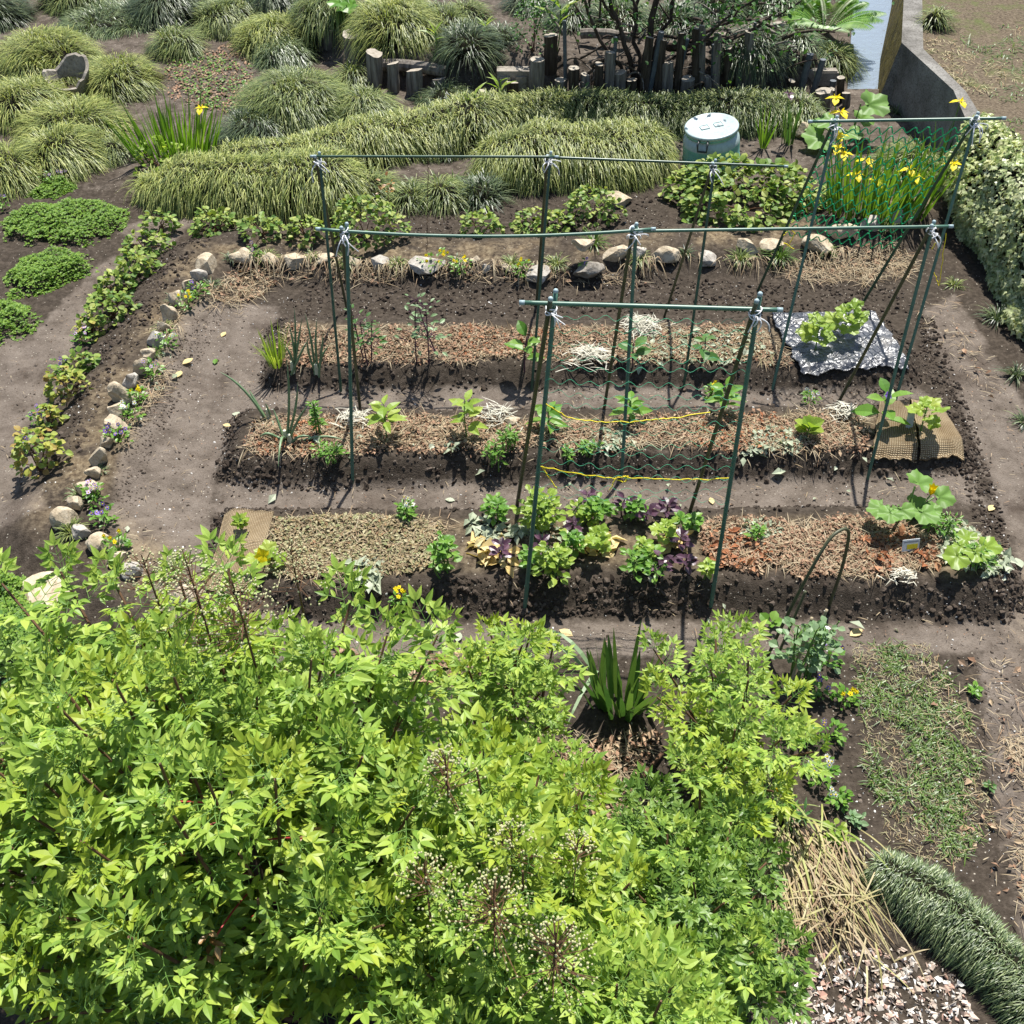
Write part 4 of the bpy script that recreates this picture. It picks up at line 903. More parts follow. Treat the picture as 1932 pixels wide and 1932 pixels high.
# weeds on the back slope
q = zpoly([(310, 110), (400, 95), (470, 70), (480, 200), (430, 215), (320, 190)]); n = 1000; xy = in_poly(q, n); xy = xy[sdf(xy[:, 0], xy[:, 1], q) + .9 * fbm(xy[:, 0] * 4, xy[:, 1] * 4, 3) > .08]; n = len(xy)
g = Geo(); g.add(*inst(L_ROUND, ground3(xy, .015), frames(rng.normal(0, 1, (n, 3)) * [1, 1, .3], [0, 0, 1.]), U(.015, .03, n))); xy = in_poly(q, 900)
g.add(*inst(L_CHIP, ground3(xy, .01), frames(rng.normal(0, 1, (900, 3)) * [1, 1, .3], [0, 0, 1.]), U(.02, .05, 900)), 1)
single('creeping_weeds', 'sparse creeping weeds and dry leaves on the slope behind the iris', 'weeds', (0, 0, 0), g, [VEG, LITTER], kind='stuff')

# ------------------------------------------------------------------ violas and small flowers
L_PETAL = leaf_t(1.0, 2, .2, .1, .6, .6)
def flowers_geo(g, pos, size, m=0, k=5, up=.6, m2=None):
    n = len(pos); 
    f = nrm(np.column_stack([rng.normal(0, .5, n), rng.normal(-.6, .4, n), np.full(n, up)]))
    t = nrm(np.cross(f, [.2, .1, 1.])); b = np.cross(f, t)
    for i in range(k):
        a = 2 * PI * i / k + .3; d = math.cos(a) * t + math.sin(a) * b; g.add(*inst(L_PETAL, pos, frames(d + f * .15, f), size * U(.8, 1.1, n)), m)
    if m2 is not None: g.add(*inst((ICO1[0], ICO1[1][:, [0, 1, 2]]), pos + f * size * .15, np.repeat(np.eye(3)[None], n, 0), size * .28), m2)
def viola(u, v, wpx, nf, fm, label, leafn=40, center=P_YEL, lm=None, name='viola', h=.12, fs=.014):
    p = P(u, v); s = mpp(p); r = wpx * s / 2 * .85; h *= .8; root = thing(name, label, 'flower', tuple(p), 'violas and small flowers'); gl, gf = Geo(), Geo()
    n = leafn; az = U(0, 2 * PI, n); rr = r * U(0, 1, n) ** .5; pos = np.column_stack([np.cos(az) * rr, np.sin(az) * rr * .8, U(.1, 1, n) * h])
    gl.add(*inst(L_OVAL, pos, frames(np.column_stack([np.cos(az), np.sin(az), U(0, .8, n)]) + rng.normal(0, .3, (n, 3)), [0, 0, 1.]), U(.02, .036, n)))
    for i in range(0, n, 6): gl.add(*tube(curve((0, 0, 0), pos[i], (0, 0, .01), 4), .0018, 4))
    az = U(0, 2 * PI, nf); rr = r * U(.1, 1, nf) ** .5; fp = np.column_stack([np.cos(az) * rr, np.sin(az) * rr * .8, h * U(.9, 1.25, nf)]); part(root, 'foliage', gl, lm or VEG)
    for q in fp: gf = Geo(); flowers_geo(gf, q[None], fs, 0, 5, m2=1); part(root, 'flower', gf, [fm, center])
    return root
for r_ in [
 (80, 800, 40, 6, P_PUR, 'blue violet violas at the top of the withering border plant'), (55, 850, 30, 5, P_PUR, 'pale violet violas at the left of the withering border plant'),
 (120, 705, 36, 5, P_PUR, 'violet violas at the left of the withering plant with brown leaves'), (160, 650, 40, 8, P_LIL, 'lilac white violas on the left border below the yellowing plant'),
 (375, 560, 40, 5, P_PUR, 'violet violas among yellow flowers behind the left bend'), (355, 580, 40, 5, P_YEL, 'yellow violas in front of the second left stone'),
 (318, 655, 42, 6, P_WHT, 'white and yellow violas right of the slate grey stone'), (292, 712, 40, 5, P_LIL, 'pale violas right of the tan stone below the slate one'),
 (265, 760, 30, 5, P_YEL, 'yellow and red violas right of the big craggy stone'), (250, 790, 40, 6, P_WHT, 'white violas between the two big left stones'),
 (225, 835, 55, 8, P_PUR, 'blue and yellow violas before the second big left stone'), (180, 945, 50, 8, P_LIL, 'lilac violas right of the bluish upright tuft'),
 (200, 985, 50, 6, P_PUR, 'dark purple violas near the path at the lower left'), (225, 1040, 50, 5, P_YEL, 'yellow dotted flowers right of the lower left stones'),
 (480, 488, 30, 3, P_LIL, 'pink violas before the second back stone'), (820, 505, 70, 9, P_YEL, 'small yellow flowers growing over the widest grey stone'),
 (870, 515, 40, 5, P_YEL, 'yellow violas left of the white block stone'), (985, 520, 40, 5, P_YEL, 'yellow flowers at the foot of the star shaped tuft'), (1105, 515, 24, 2, P_PUR, 'single purple viola before the stacked stones'),
 (1545, 1470, 62, 16, P_WHT, 'white pansies with yellow eyes right of the nandina leaves'), (1475, 1530, 60, 3, P_YEL, 'low yellow green flowering plant below the white pansies'),
 (105, 345, 60, 8, P_LIL, 'pale lilac flowers over the small mat below the grass clumps'), (5, 395, 34, 6, P_PUR, 'purple flowers cut by the left edge'), (1525, 765, 34, 6, P_WHT, 'little white flowers at the back of the middle bed'),
 (768, 975, 34, 5, P_WHT, 'small white flowered weed at the back of the front bed'), (757, 1145, 34, 7, P_YEL, 'small yellow flowered weed at the foot of the front bed'), (1340, 752, 24, 5, P_YEL, 'tiny yellow flowers behind the pepper plant by the net'),
 (1560, 1255, 60, 4, P_PUR, 'purple dotted violas at the foot of the pea plant'), (1590, 1330, 50, 4, P_YEL, 'low green weeds with yellow dots right of the pea plant foot'), (1560, 1395, 60, 3, P_LIL, 'low green weeds between the pea plant and the white pansies'), (1500, 1400, 60, 2, P_WHT, 'leafy weeds at the right flank of the small leaved nandina'), (1575, 1520, 46, 3, P_WHT, 'small weed right below the white pansies'),
 (1545, 1315, 60, 3, P_PUR, 'low leafy violas below the pea plant'),
]: viola(*r_)
viola(80, 1345, 95, 11, P_WHT, 'large white flowers among the nandina leaves at the left edge', 90, P_YEL, VEG_D, 'white_flowers', 1.0, .03)

# ------------------------------------------------------------------ irises, fern, butterbur
def iris(u, v, wpx, n, Lpx, mat, label, fl=(), name='iris', spread=.35, wid=(.012, .02), fm=None, dpx=None, droop=(.05, .25)):
    p = P(u, v); s = mpp(p); L = Lpx * s; a = wpx * s / 2; root = thing(name, label, 'iris', tuple(p)); gl = Geo()
    az = U(0, 2 * PI, n); rr = U(0, 1, n) ** .5; r_ = np.column_stack([np.cos(az) * rr * a, np.sin(az) * rr * a * .6, np.zeros(n)])
    d = np.column_stack([np.cos(az) * rr * spread, np.sin(az) * rr * spread, np.ones(n)]) + rng.normal(0, .08, (n, 3)); sa = U(0, PI, n)
    gl.add(*blades(r_, d, L * U(.6, 1.1, n), U(wid[0], wid[1], n), U(droop[0], droop[1], n), 4, np.column_stack([np.cos(sa), np.sin(sa) * .4, np.zeros(n)]))); part(root, 'leaves', gl, mat)
    for (fu, fv) in fl:
        q = at_y(fu, fv, p[1] + U(-.1, .1)); q = q - p; gs = Geo(); gs.add(*tube(curve(q * [.8, 1, 0], q, (0, 0, 0), 6), .004, 5)); st = part(root, 'stem', gs, STEM_G); gf = Geo(); sz = .068
        for i in range(3):
            a_ = 2 * PI * i / 3 + U(0, 1); c = np.array([math.cos(a_), math.sin(a_), 0]); 
            gf.add(*inst(leaf_t(.75, 4, .15, .7, .6, .6), [q], frames([c + [0, 0, .4]], [0, 0, 1.]), sz)); gf.add(*inst(leaf_t(.4, 3, .3, -.2, .5, .8), [q], frames([c * .5 + [0, 0, 1]], [c]), sz * .6))
        f = part(st, 'flower', gf, fm or P_YEL)
    return root
iris(330, 300, 150, 150, 125, IRIS, 'tall bright green iris clump with one yellow flower at the left', [(379, 205)], spread=.4)
iris(1655, 400, 190, 190, 150, IRIS, 'large yellow flowering iris clump behind the green net', [(1578, 186), (1586, 212), (1584, 255), (1582, 280), (1592, 290), (1635, 303), (1617, 330), (1652, 342), (1716, 320), (1728, 335), (1800, 310)], spread=.25)
iris(1755, 330, 70, 26, 110, IRIS_DARK, 'dark iris leaves beside the wall behind the net post', [(1812, 192)], spread=.3)
iris(1490, 272, 26, 12, 100, IRIS_DARK, 'narrow iris with a dark red bud behind the largest shrub', [(1488, 178)], fm=PURPLE, spread=.2)
iris(1440, 280, 20, 12, 90, IRIS, 'yellowing strap leaves leaning left behind the largest shrub', spread=.6)
iris(1170, 1335, 110, 40, 175, IRIS_DARK, 'dark broad leaved iris among the front nandina shoots', spread=.35, wid=(.022, .034))
def fern(u, v, n, Lpx, label):
    p = P(u, v); s = mpp(p); g = Geo()
    for i in range(n):
        az = 2 * PI * i / n + U(-.2, .2); L = Lpx * s * U(.8, 1.1); t = np.linspace(0, 1, 16)
        pts = np.column_stack([np.cos(az) * L * .75 * t, np.sin(az) * L * .75 * t, L * (.75 * t - .45 * t ** 2)]); g.add(*tube(pts, np.linspace(.005, .001, 16), 4))
        tan = nrm(np.gradient(pts, axis=0)); sd_ = nrm(np.cross(tan, [0, 0, 1.]))
        tt = np.linspace(.08, .98, 34)
        for sg in (-1, 1):
            pp = np.column_stack([np.interp(tt, t, pts[:, k]) for k in range(3)]); dd = np.column_stack([np.interp(tt, t, (sd_ * sg)[:, k]) for k in range(3)]) + .35 * np.column_stack([np.interp(tt, t, tan[:, k]) for k in range(3)])
            g.add(*inst(L_NARROW, pp, frames(dd, [0, 0, 1.]), L * .17 * np.sin(np.clip(tt, .1, 1) * PI * .93) + .01))
    single('fern', label, 'fern', tuple(p), g, VEG)
fern(1555, 66, 13, 135, 'big pale green fern arching beside the water channel')
def bigleaf(root, q, size, d, mat, tmpl=None, stemmat=None, up=(0, 0, 1.), cap=True):
    g = Geo(); g.add(*inst(tmpl or L_GOURD, [q], frames([d], np.array(up)), size)); gs = Geo(); gs.add(*tube(curve((q[0] * .35, q[1] * .35, 0), q + np.array(d) * size * .3, (0, 0, .02), 7), .005, 6)); 
    l = part(root, 'leaf', g, mat, True); part(l, 'stalk', gs, stemmat or STEM_G)
def leafplant(name, label, cat, u, v, leaves, mat, tmpl=None, group=None):
    p = P(u, v); s = mpp(p); root = thing(name, label, cat, tuple(p), group)
    for (lu, lv, wpx, dy) in leaves:
        q = at_y(lu, lv, p[1] + dy) - p; q[2] = max(q[2], .04); f = np.array([(lu - u) * s, dy - .05, 0]) + rng.normal(0, .03, 3); f[2] = -.1 * np.linalg.norm(f)
        bigleaf(root, q - nrm(f) * wpx * s * .3, wpx * s * 1.08, f, mat, tmpl, up=(U(-.25, .25), -.25 + U(-.15, .15), 1.))
    return root
leafplant('butterbur', 'butterbur with huge pale wavy leaves below the post row', 'plant', 1600, 270, [(1640, 198, 62, .05), (1570, 232, 52, 0), (1548, 262, 62, -.1), (1600, 250, 50, -.05), (1625, 225, 45, .1), (1540, 240, 40, .1)], VEG_P)
leafplant('butterbur', 'butterbur with big flat green leaves at the top edge', 'plant', 675, 40, [(665, 8, 55, 0), (700, 2, 55, .1), (640, 5, 40, -.1), (720, 6, 45, 0)], VEG)

# ------------------------------------------------------------------ ivy on the right wall
x0 = A_[4][0]; g = Geo(); g2 = Geo(); gc = Geo()
def ivyface(t):          # cross-section from the top edge down to the soil
    prof = np.array([(.32, WZ + .04), (.1, WZ + .16), (-.04, WZ + .1), (-.1, WZ * .72), (-.1, WZ * .4), (-.06, .12), (-.06, 0)])
    k = np.linspace(0, 1, len(prof)); return np.interp(t, k, prof[:, 0]), np.interp(t, k, prof[:, 1])
L_IVY = (np.array([(0, 0, 0), (-.5, .25, .05), (-.22, .45, .03), (0, 1, -.1), (.22, .45, .03), (.5, .25, .05), (0, .35, 0)], float), np.array([(0, 6, 2, 1), (6, 3, 2, 2), (6, 4, 3, 3), (0, 5, 4, 6)])[[0, 3]])
L_IVY = (L_IVY[0], np.array([(0, 6, 2, 1), (0, 5, 4, 6), (6, 4, 3, 2)]))
n = 8500; t = U(0, 1, n) ** .8; y = U(5.75, 7.75, n); ox, oz = ivyface(t); bulge = .3 * fbm(y * 2.2, t * 3.2, 3)
xw = np.interp(y, [A_[6][1], A_[5][1], A_[4][1]], [A_[6][0], A_[5][0], A_[4][0]])
pos = np.column_stack([xw + ox - bulge - U(0, .05, n), y, np.maximum(oz + bulge * .8, .03)])
out = np.column_stack([-.8 * np.cos(t * 1.0), np.full(n, -.35), 1.7 - t]) + rng.normal(0, .4, (n, 3)); dd = np.column_stack([rng.normal(-.2, .5, n), rng.normal(-.1, .6, n), -.2 - t])
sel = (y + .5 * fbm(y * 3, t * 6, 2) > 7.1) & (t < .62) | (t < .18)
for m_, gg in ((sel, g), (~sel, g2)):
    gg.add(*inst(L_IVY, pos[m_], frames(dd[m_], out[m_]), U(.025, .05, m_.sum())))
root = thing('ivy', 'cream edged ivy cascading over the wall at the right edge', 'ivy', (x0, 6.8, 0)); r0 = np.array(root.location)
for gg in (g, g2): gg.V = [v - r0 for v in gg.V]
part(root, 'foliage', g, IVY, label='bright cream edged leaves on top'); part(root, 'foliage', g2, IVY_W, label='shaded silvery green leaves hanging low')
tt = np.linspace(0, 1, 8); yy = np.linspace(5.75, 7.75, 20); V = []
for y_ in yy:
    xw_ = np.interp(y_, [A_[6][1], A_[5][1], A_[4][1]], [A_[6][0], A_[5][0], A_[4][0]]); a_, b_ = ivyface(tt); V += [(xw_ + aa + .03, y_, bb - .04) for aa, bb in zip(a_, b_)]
gc.add(np.array(V) - r0, [(i * 8 + j, i * 8 + j + 1, i * 8 + j + 9, i * 8 + j + 8) for i in range(19) for j in range(7)]); part(root, 'stems', gc, SHADE_CORE)  # dark backing sheet behind the leaves, inner shade put into its colour; no stems

# ------------------------------------------------------------------ small tree at the back
p = P(1205, 150); root = thing('tree', 'small many stemmed tree with dark bare stems behind the posts', 'tree', tuple(p)); gt, gc = Geo(), Geo(); tips = []
def limb(a, b, r0_, r1, bow=(0, 0, 0)): gt.add(*tube(curve(a, b, bow, 9) + np.vstack([np.zeros(3), rng.normal(0, .015, (8, 3))]), np.linspace(r0_, r1, 9), 7)); tips.append(np.array(b))
for tu, tv, r_ in [(1130, -40, .026), (1190, -60, .024), (1250, -80, .036), (1085, -30, .02), (1300, -50, .022)]:
    q = at_y(tu, tv, p[1] + U(-.2, .3)) - p; limb((U(-.1, .1), U(-.1, .1), -.05), q, r_, r_ * .6, (U(-.1, .1), 0, U(-.05, .1)))
    for k in range(3): limb(q * U(.6, 1), q + [U(-.6, .6), U(-.5, .5), U(.3, .9)], r_ * .5, .008, (0, 0, .05))
for bu, bv in [(1380, 25), (1420, -5), (1460, 30), (1520, 0), (1330, 40)]:
    q = at_y(bu, bv, p[1] + U(-.3, .2)) - p; limb((.2, 0, .35), q, .022, .008, (0, 0, -.12))
part(root, 'trunk', gt, WD_BARK, True)
tp = np.array(tips); n = 3600; b = tp[rng.integers(0, len(tp), n)]; pos = b + rng.normal(0, 1, (n, 3)) * [.28, .25, .2]
gc.add(*inst(L_OVAL, pos, frames(rng.normal(0, 1, (n, 3)) * [1, 1, .6], np.array([0, 0, 1.]) + rng.normal(0, .4, (n, 3))), U(.035, .06, n))); part(root, 'crown', gc, VEG_D)

# ------------------------------------------------------------------ barrel
p = P(1341, 318); s = mpp(p); R = 52 * s; q = at_y(1345, 238, p[1]); h = float(np.clip(q[2], .38, .6)); k = R / .24
def plastic(name, c1, c2):
    m, nt, out = new_mat(name); co = nd(nt, 'ShaderNodeTexCoord').outputs['Object']; n = noise(nt, 6, 5, .65, co); n2 = noise(nt, 50, 3, .6, co)
    c = ramp(nt, [c1, c2], n, [.35, .65]); c = mixc(nt, c, (.8, .8, .78), ramp(nt, [(0, 0, 0), (1, 1, 1)], n2, [.5, .7]), 'MULTIPLY'); principled(nt, out, c, .42, .45, bump(nt, n2, .08, .004)); return m
PB, PL = plastic('mint_plastic', (.13, .33, .27), (.2, .42, .35)), plastic('faded_plastic', (.29, .37, .36), (.38, .45, .45))
root = thing('plastic_barrel', 'mint green plastic barrel with a faded white shoulder and flat lid', 'barrel', (p[0], p[1], 0)); root.rotation_euler = (.03, -.13, .2)
prof = np.array([(.0, .0), (.225, 0), (.238, .02), (.242, .12), (.246, .13), (.246, .15), (.24, .16), (.24, .30), (.238, .33)]) * k; prof[:, 1] *= h / .5 / k
part(root, 'body', Geo().add(*lathe(prof, 40)), PB, True)
prof = np.array([(.2385, .33), (.235, .37), (.215, .41), (.208, .42), (.208, .44)]) * k; prof[:, 1] *= h / .5 / k; part(root, 'shoulder', Geo().add(*lathe(prof, 40)), PL, True, label='sun bleached white shoulder')
prof = np.array([(.208, .44), (.222, .441), (.222, .462), (.208, .463)]) * k; prof[:, 1] *= h / .5 / k; part(root, 'neck_ring', Geo().add(*lathe(prof, 40)), PB, True)
prof = np.array([(.21, .464), (.226, .465), (.228, .49), (.222, .498), (.21, .5), (.2, .492), (.0, .492)]) * k; prof[:, 1] *= h / .5 / k; lid = part(root, 'lid', Geo().add(*lathe(prof, 40)), PL, True)
gg = Geo(); 
for sx in (-1, 1):
    for dy in (-.03, .03): gg.add(BOX[0] * [.07 * k, .006, .012] + [sx * .06 * k, dy, .494 * h / .5], BOX[1])
    for dx in (-.035, .035): gg.add(BOX[0] * [.006, .054, .0115] + [(sx * .06 + dx) * k, 0, .494 * h / .5], BOX[1])
    gg.add(BOX[0] * [.062 * k, .052, .006] + [sx * .06 * k, 0, .4925 * h / .5], BOX[1], 0)
part(lid, 'grip', gg, [PL, flat_mat('dark_plastic', [(.05, .07, .065), (.08, .1, .09)], .5, .4)])
gg = Geo()
for aa in (-2.2, .6):
    c = np.array([math.cos(aa), math.sin(aa), 0]); t = np.array([-c[1], c[0], 0]); zz = .40 * h / .5
    gg.add(*tube([c * .222 * k - t * .035 + [0, 0, zz + .05], c * .255 * k - t * .04 + [0, 0, zz + .03], c * .262 * k - t * .035 + [0, 0, zz - .02], c * .262 * k + t * .035 + [0, 0, zz - .02], c * .255 * k + t * .04 + [0, 0, zz + .03], c * .222 * k + t * .035 + [0, 0, zz + .05]], .009, 8))
part(root, 'handle', gg, flat_mat('black_plastic', [(.02, .025, .025), (.035, .04, .04)], .45, .5), True)
# ------------------------------------------------------------------ trellises
def trellis(label, bars, legs, r, mats, tie=True, over=.04):
    tops = []
    for (tu, tv, f, b) in legs:
        pf, pb = P(*f), P(*b); y = (pf[1] * .5 + pb[1] * .5); tops.append((at_y(tu, tv, y), pf, pb))
    m = np.mean([t[0] for t in tops], 0); root = thing('trellis', label, 'trellis', (m[0], m[1], 0), 'cane trellises over the beds'); r0 = np.array(root.location)
    for ti, (T, pf, pb) in enumerate(tops):
        for k, pp in enumerate((pf, pb)):
            d = nrm(T - pp); g = Geo(); e = T + d * over + np.array([(-1) ** k * r * 1.2, (-1) ** k * r, 0]); pts = curve(pp - d * .08, e, (0, 0, 0), 24); rr = np.full(24, r)
            g.add(*tube(pts - r0, rr, 8)); n = 60; tt = np.linspace(.08, .95, n); an = np.arange(n) * 2.4
            x = nrm(np.cross(d, [0, 1, .2])); yv = np.cross(d, x)
            g.add(*inst((ICO1[0] , ICO1[1]), (pp - r0) + (e - pp) * tt[:, None] + r * (np.cos(an)[:, None] * x + np.sin(an)[:, None] * yv), np.repeat(np.eye(3)[None], n, 0), r * .28))
            l = part(root, 'leg', g, mats[k % len(mats)], True); c = Geo(); c.add(*tube([e - r0 - d * .008, e - r0 + d * .004, e - r0 + d * .010], [r * 1.06, r * 1.06, r * .6], 8)); part(l, 'cap', c, CAP, True)
        if tie:
            g = Geo(); c = T - r0
            for q in range(4):
                a = np.linspace(0, 2 * PI, 14); rr = r * U(1.9, 2.5); z = U(-.012, .02); g.add(*tube(c + np.column_stack([np.cos(a) * rr, np.sin(a) * rr * 1.2, z + .014 * np.sin(a + q * 1.6)]), .003, 5))
            for q in range(5):
                e = c + np.array([U(-.05, .07), U(-.08, -.01), U(-.10, .02)]); g.add(*tube(curve(c + [0, -r * 2, 0], e, (U(-.02, .02), -.02, .02), 7), .003, 5))
            part(root, 'tie', g, TIE)
    ys = [t[0] for t in tops]
    for (a, b, sag, br) in bars:
        def onbar(u, v):
            y = np.interp(u, [legs[0][0], legs[-1][0]], [ys[0][1], ys[-1][1]]); return at_y(u, v, y)
        A, B = onbar(*a), onbar(*b); g = Geo(); g.add(*tube(curve(A, B, (0, 0, -sag), 24) - r0 + [0, 0, r * 1.5], br, 8)); bm = part(root, 'crossbar', g, mats[0], True)
        for e in (A, B):
            c = Geo(); dd = nrm(B - A) * .012; c.add(*tube([e - r0 + [0, 0, r * 1.5] - dd, e - r0 + [0, 0, r * 1.5] + dd], br * 1.12, 8)); part(bm, 'end_cap', c, CAP, True)
    return tops
T1 = trellis('rearmost dark green cane trellis whose long crossbar passes before the grass clumps', [((590, 299), (1050, 300), .0, .0075), ((1040, 301), (1482, 318), .0, .0075)], [(600, 304, (643, 737), (655, 585)), (1035, 303, (1003, 733), (1012, 575)), (1345, 318, (1290, 728), (1253, 599))], .0085, [POLE, POLE_B])
T2 = trellis('long green cane trellis over the middle bed with three white tied joints', [((601, 437), (1232, 437), .04, .0085), ((1208, 441), (1792, 432), .0, .0085)], [(650, 440, (665, 908), (680, 775)), (1196, 440, (1173, 894), (1140, 771)), (1755, 436, (1636, 906), (1579, 765))], .0095, [POLE_L, POLE_B])
T3 = trellis('front cane trellis with a sagging green net over the front bed', [((985, 577), (1470, 591), .0, .010)], [(1040, 586, (990, 1147), (976, 952)), (1424, 592, (1341, 1143), (1302, 968))], .0105, [POLE_L, POLE_B], over=.08)
T4 = trellis('tall rear right cane trellis hung with green netting before the yellow irises', [((1528, 234), (1892, 228), .0, .009)], [(1573, 236, (1458, 731), (1430, 548)), (1838, 230, (1688, 760), (1616, 591))], .0095, [POLE_L, POLE])
def net(name, label, TL, TR, BL, BR, rows, waves, amp, mat, r=.0016, sag=.03):
    TL, TR, BL, BR = map(np.array, (TL, TR, BL, BR)); c = (TL + BR) / 2; g = Geo(); nrm_ = nrm(np.cross(TR - TL, BL - TL)); dn = nrm(BL - TL)
    for i in range(rows):
        t = i / (rows - 1); x = np.linspace(0, 1, 70); jit = U(-.3, .3)
        A = TL + (BL - TL) * t; B = TR + (BR - TR) * t
        w_ = amp * np.sin(x * waves * 2 * PI + (PI if i % 2 else 0) + jit) * (.6 + .5 * vnoise(x * 9, i * 3.3)) + sag * np.sin(x * PI) * (vnoise(i * 1.7, 3.) - .2) + .02 * (vnoise(x * 5, i * 5.1) - .5)
        pts = A + (B - A) * x[:, None] + dn * w_[:, None] + nrm_ * (.025 * (vnoise(x * 6, i * 2.2) - .5))[:, None]; g.add(*tube(pts - c, r, 4, False))
    return single(name, label, 'net', tuple(c), g, mat)
f = lambda T, i, t, k=1: T[i][0] + (T[i][k] - T[i][0]) * t
net('garden_net', 'thin green net sagging on the front trellis', f(T3, 0, .02), f(T3, 1, .02), f(T3, 0, .58), f(T3, 1, .60), 16, 10, .014, NET_T, .0010, .04)
net('garden_net', 'dense green net hanging before the yellow irises', f(T4, 0, .03, 2), f(T4, 1, .03, 2), f(T4, 0, .60, 2), f(T4, 1, .60, 2), 14, 11, .03, NET, .0042, .06)
def string(label, pts, r=.0026, mat=YTW, name='twine'):
    pts = np.array(pts); c = pts.mean(0); t = np.linspace(0, 1, len(pts)); tt = np.linspace(0, 1, 40); q = np.column_stack([np.interp(tt, t, pts[:, k]) for k in range(3)]); q[1:-1] += rng.normal(0, .002, (38, 3))
    single(name, label, 'twine', tuple(c), Geo().add(*tube(q - c, r, 5)), mat, 'yellow twine on the trellises')
pf = lambda u, v: at_y(u, v, float(np.interp(v, [590, 1145], [T3[0][0][1], T3[0][1][1]])))
string('lower yellow twine with a bow across the front trellis', [pf(1020, 880), pf(1100, 895), pf(1160, 902), pf(1172, 900), pf(1260, 905), pf(1310, 905), pf(1380, 902)])
string('hanging yellow twine end beside the front left pole', [pf(1022, 880), pf(1035, 900), pf(1050, 922)])
string('looped yellow twine tail at the bow of the lower twine', [pf(1172, 900), pf(1185, 898), pf(1180, 910), pf(1160, 905), pf(1150, 925)])
string('upper yellow twine dipping across the front trellis', [pf(1030, 762), pf(1075, 790), pf(1150, 797), pf(1200, 795), pf(1260, 790), pf(1340, 778)])
pq = lambda u, v: at_y(u, v, T4[0][1][1] + .2)
string('yellow twine knot on the left leg of the netted trellis', [pq(1478, 445), pq(1490, 432), pq(1500, 440), pq(1488, 462), pq(1478, 458), pq(1498, 470)])
pq = lambda u, v: at_y(u, v, T4[1][1][1] + .35)
string('loose yellow twine on the right leg of the netted trellis', [pq(1758, 470), pq(1768, 455), pq(1775, 470), pq(1760, 510), pq(1772, 540), pq(1785, 440)])
string('thin brown hanging string from the rear crossbar', [at_y(808, 300, T1[0][0][1]), at_y(807, 380, T1[0][0][1]), at_y(806, 475, T1[0][0][1])], .002, STEM_BR)
# arched hoop canes and pea supports
def cane(name, label, pts, r, mat, cat='cane'):
    pts = np.array(pts); c = pts[0].copy(); t = np.linspace(0, 1, len(pts)); tt = np.linspace(0, 1, 32)
    q = np.column_stack([np.interp(tt, t, pts[:, k]) for k in range(3)]);
    for _ in range(3): q[1:-1] = (q[:-2] + q[1:-1] * 2 + q[2:]) / 4
    single(name, label, cat, tuple(c), Geo().add(*tube(q - c, r, 8)), mat, smooth=True)
b1, b2 = P(1445, 1240), P(1565, 1140); hp = lambda u, v, t: at_y(u, v, b1[1] * (1 - t) + b2[1] * t)
cane('garden_hoop', 'dark green arched hoop standing between the front bed and pea plant', [b1 - [0, 0, .05], hp(1490, 1150, .15), hp(1535, 1065, .3), hp(1568, 1010, .5), hp(1595, 995, .65), hp(1604, 1005, .75), hp(1590, 1070, .9), b2 - [0, 0, .03]], .008, POLE_B)
for a, b, lb in [((1488, 1300), (1532, 1165), 'brown bamboo cane leaning right in the pea plant'), ((1470, 1230), (1520, 1115), 'short green cane just behind the hoop foot'), ((1500, 1290), (1560, 1150), 'thin cane right of the bamboo cane in the pea plant')]:
    A = P(*a); cane('garden_cane', lb, [A, (A + at_y(*b, A[1] + .12)) / 2, at_y(*b, A[1] + .12)], .007, STRAW if 'bamboo' in lb else POLE_B)
A = P(1150, 1545); cane('garden_cane', 'dark brown stick leaning among the front nandina leaves', [A, (A + at_y(1250, 1420, A[1] + .3)) / 2, at_y(1250, 1420, A[1] + .3)], .009, STEM_BR)

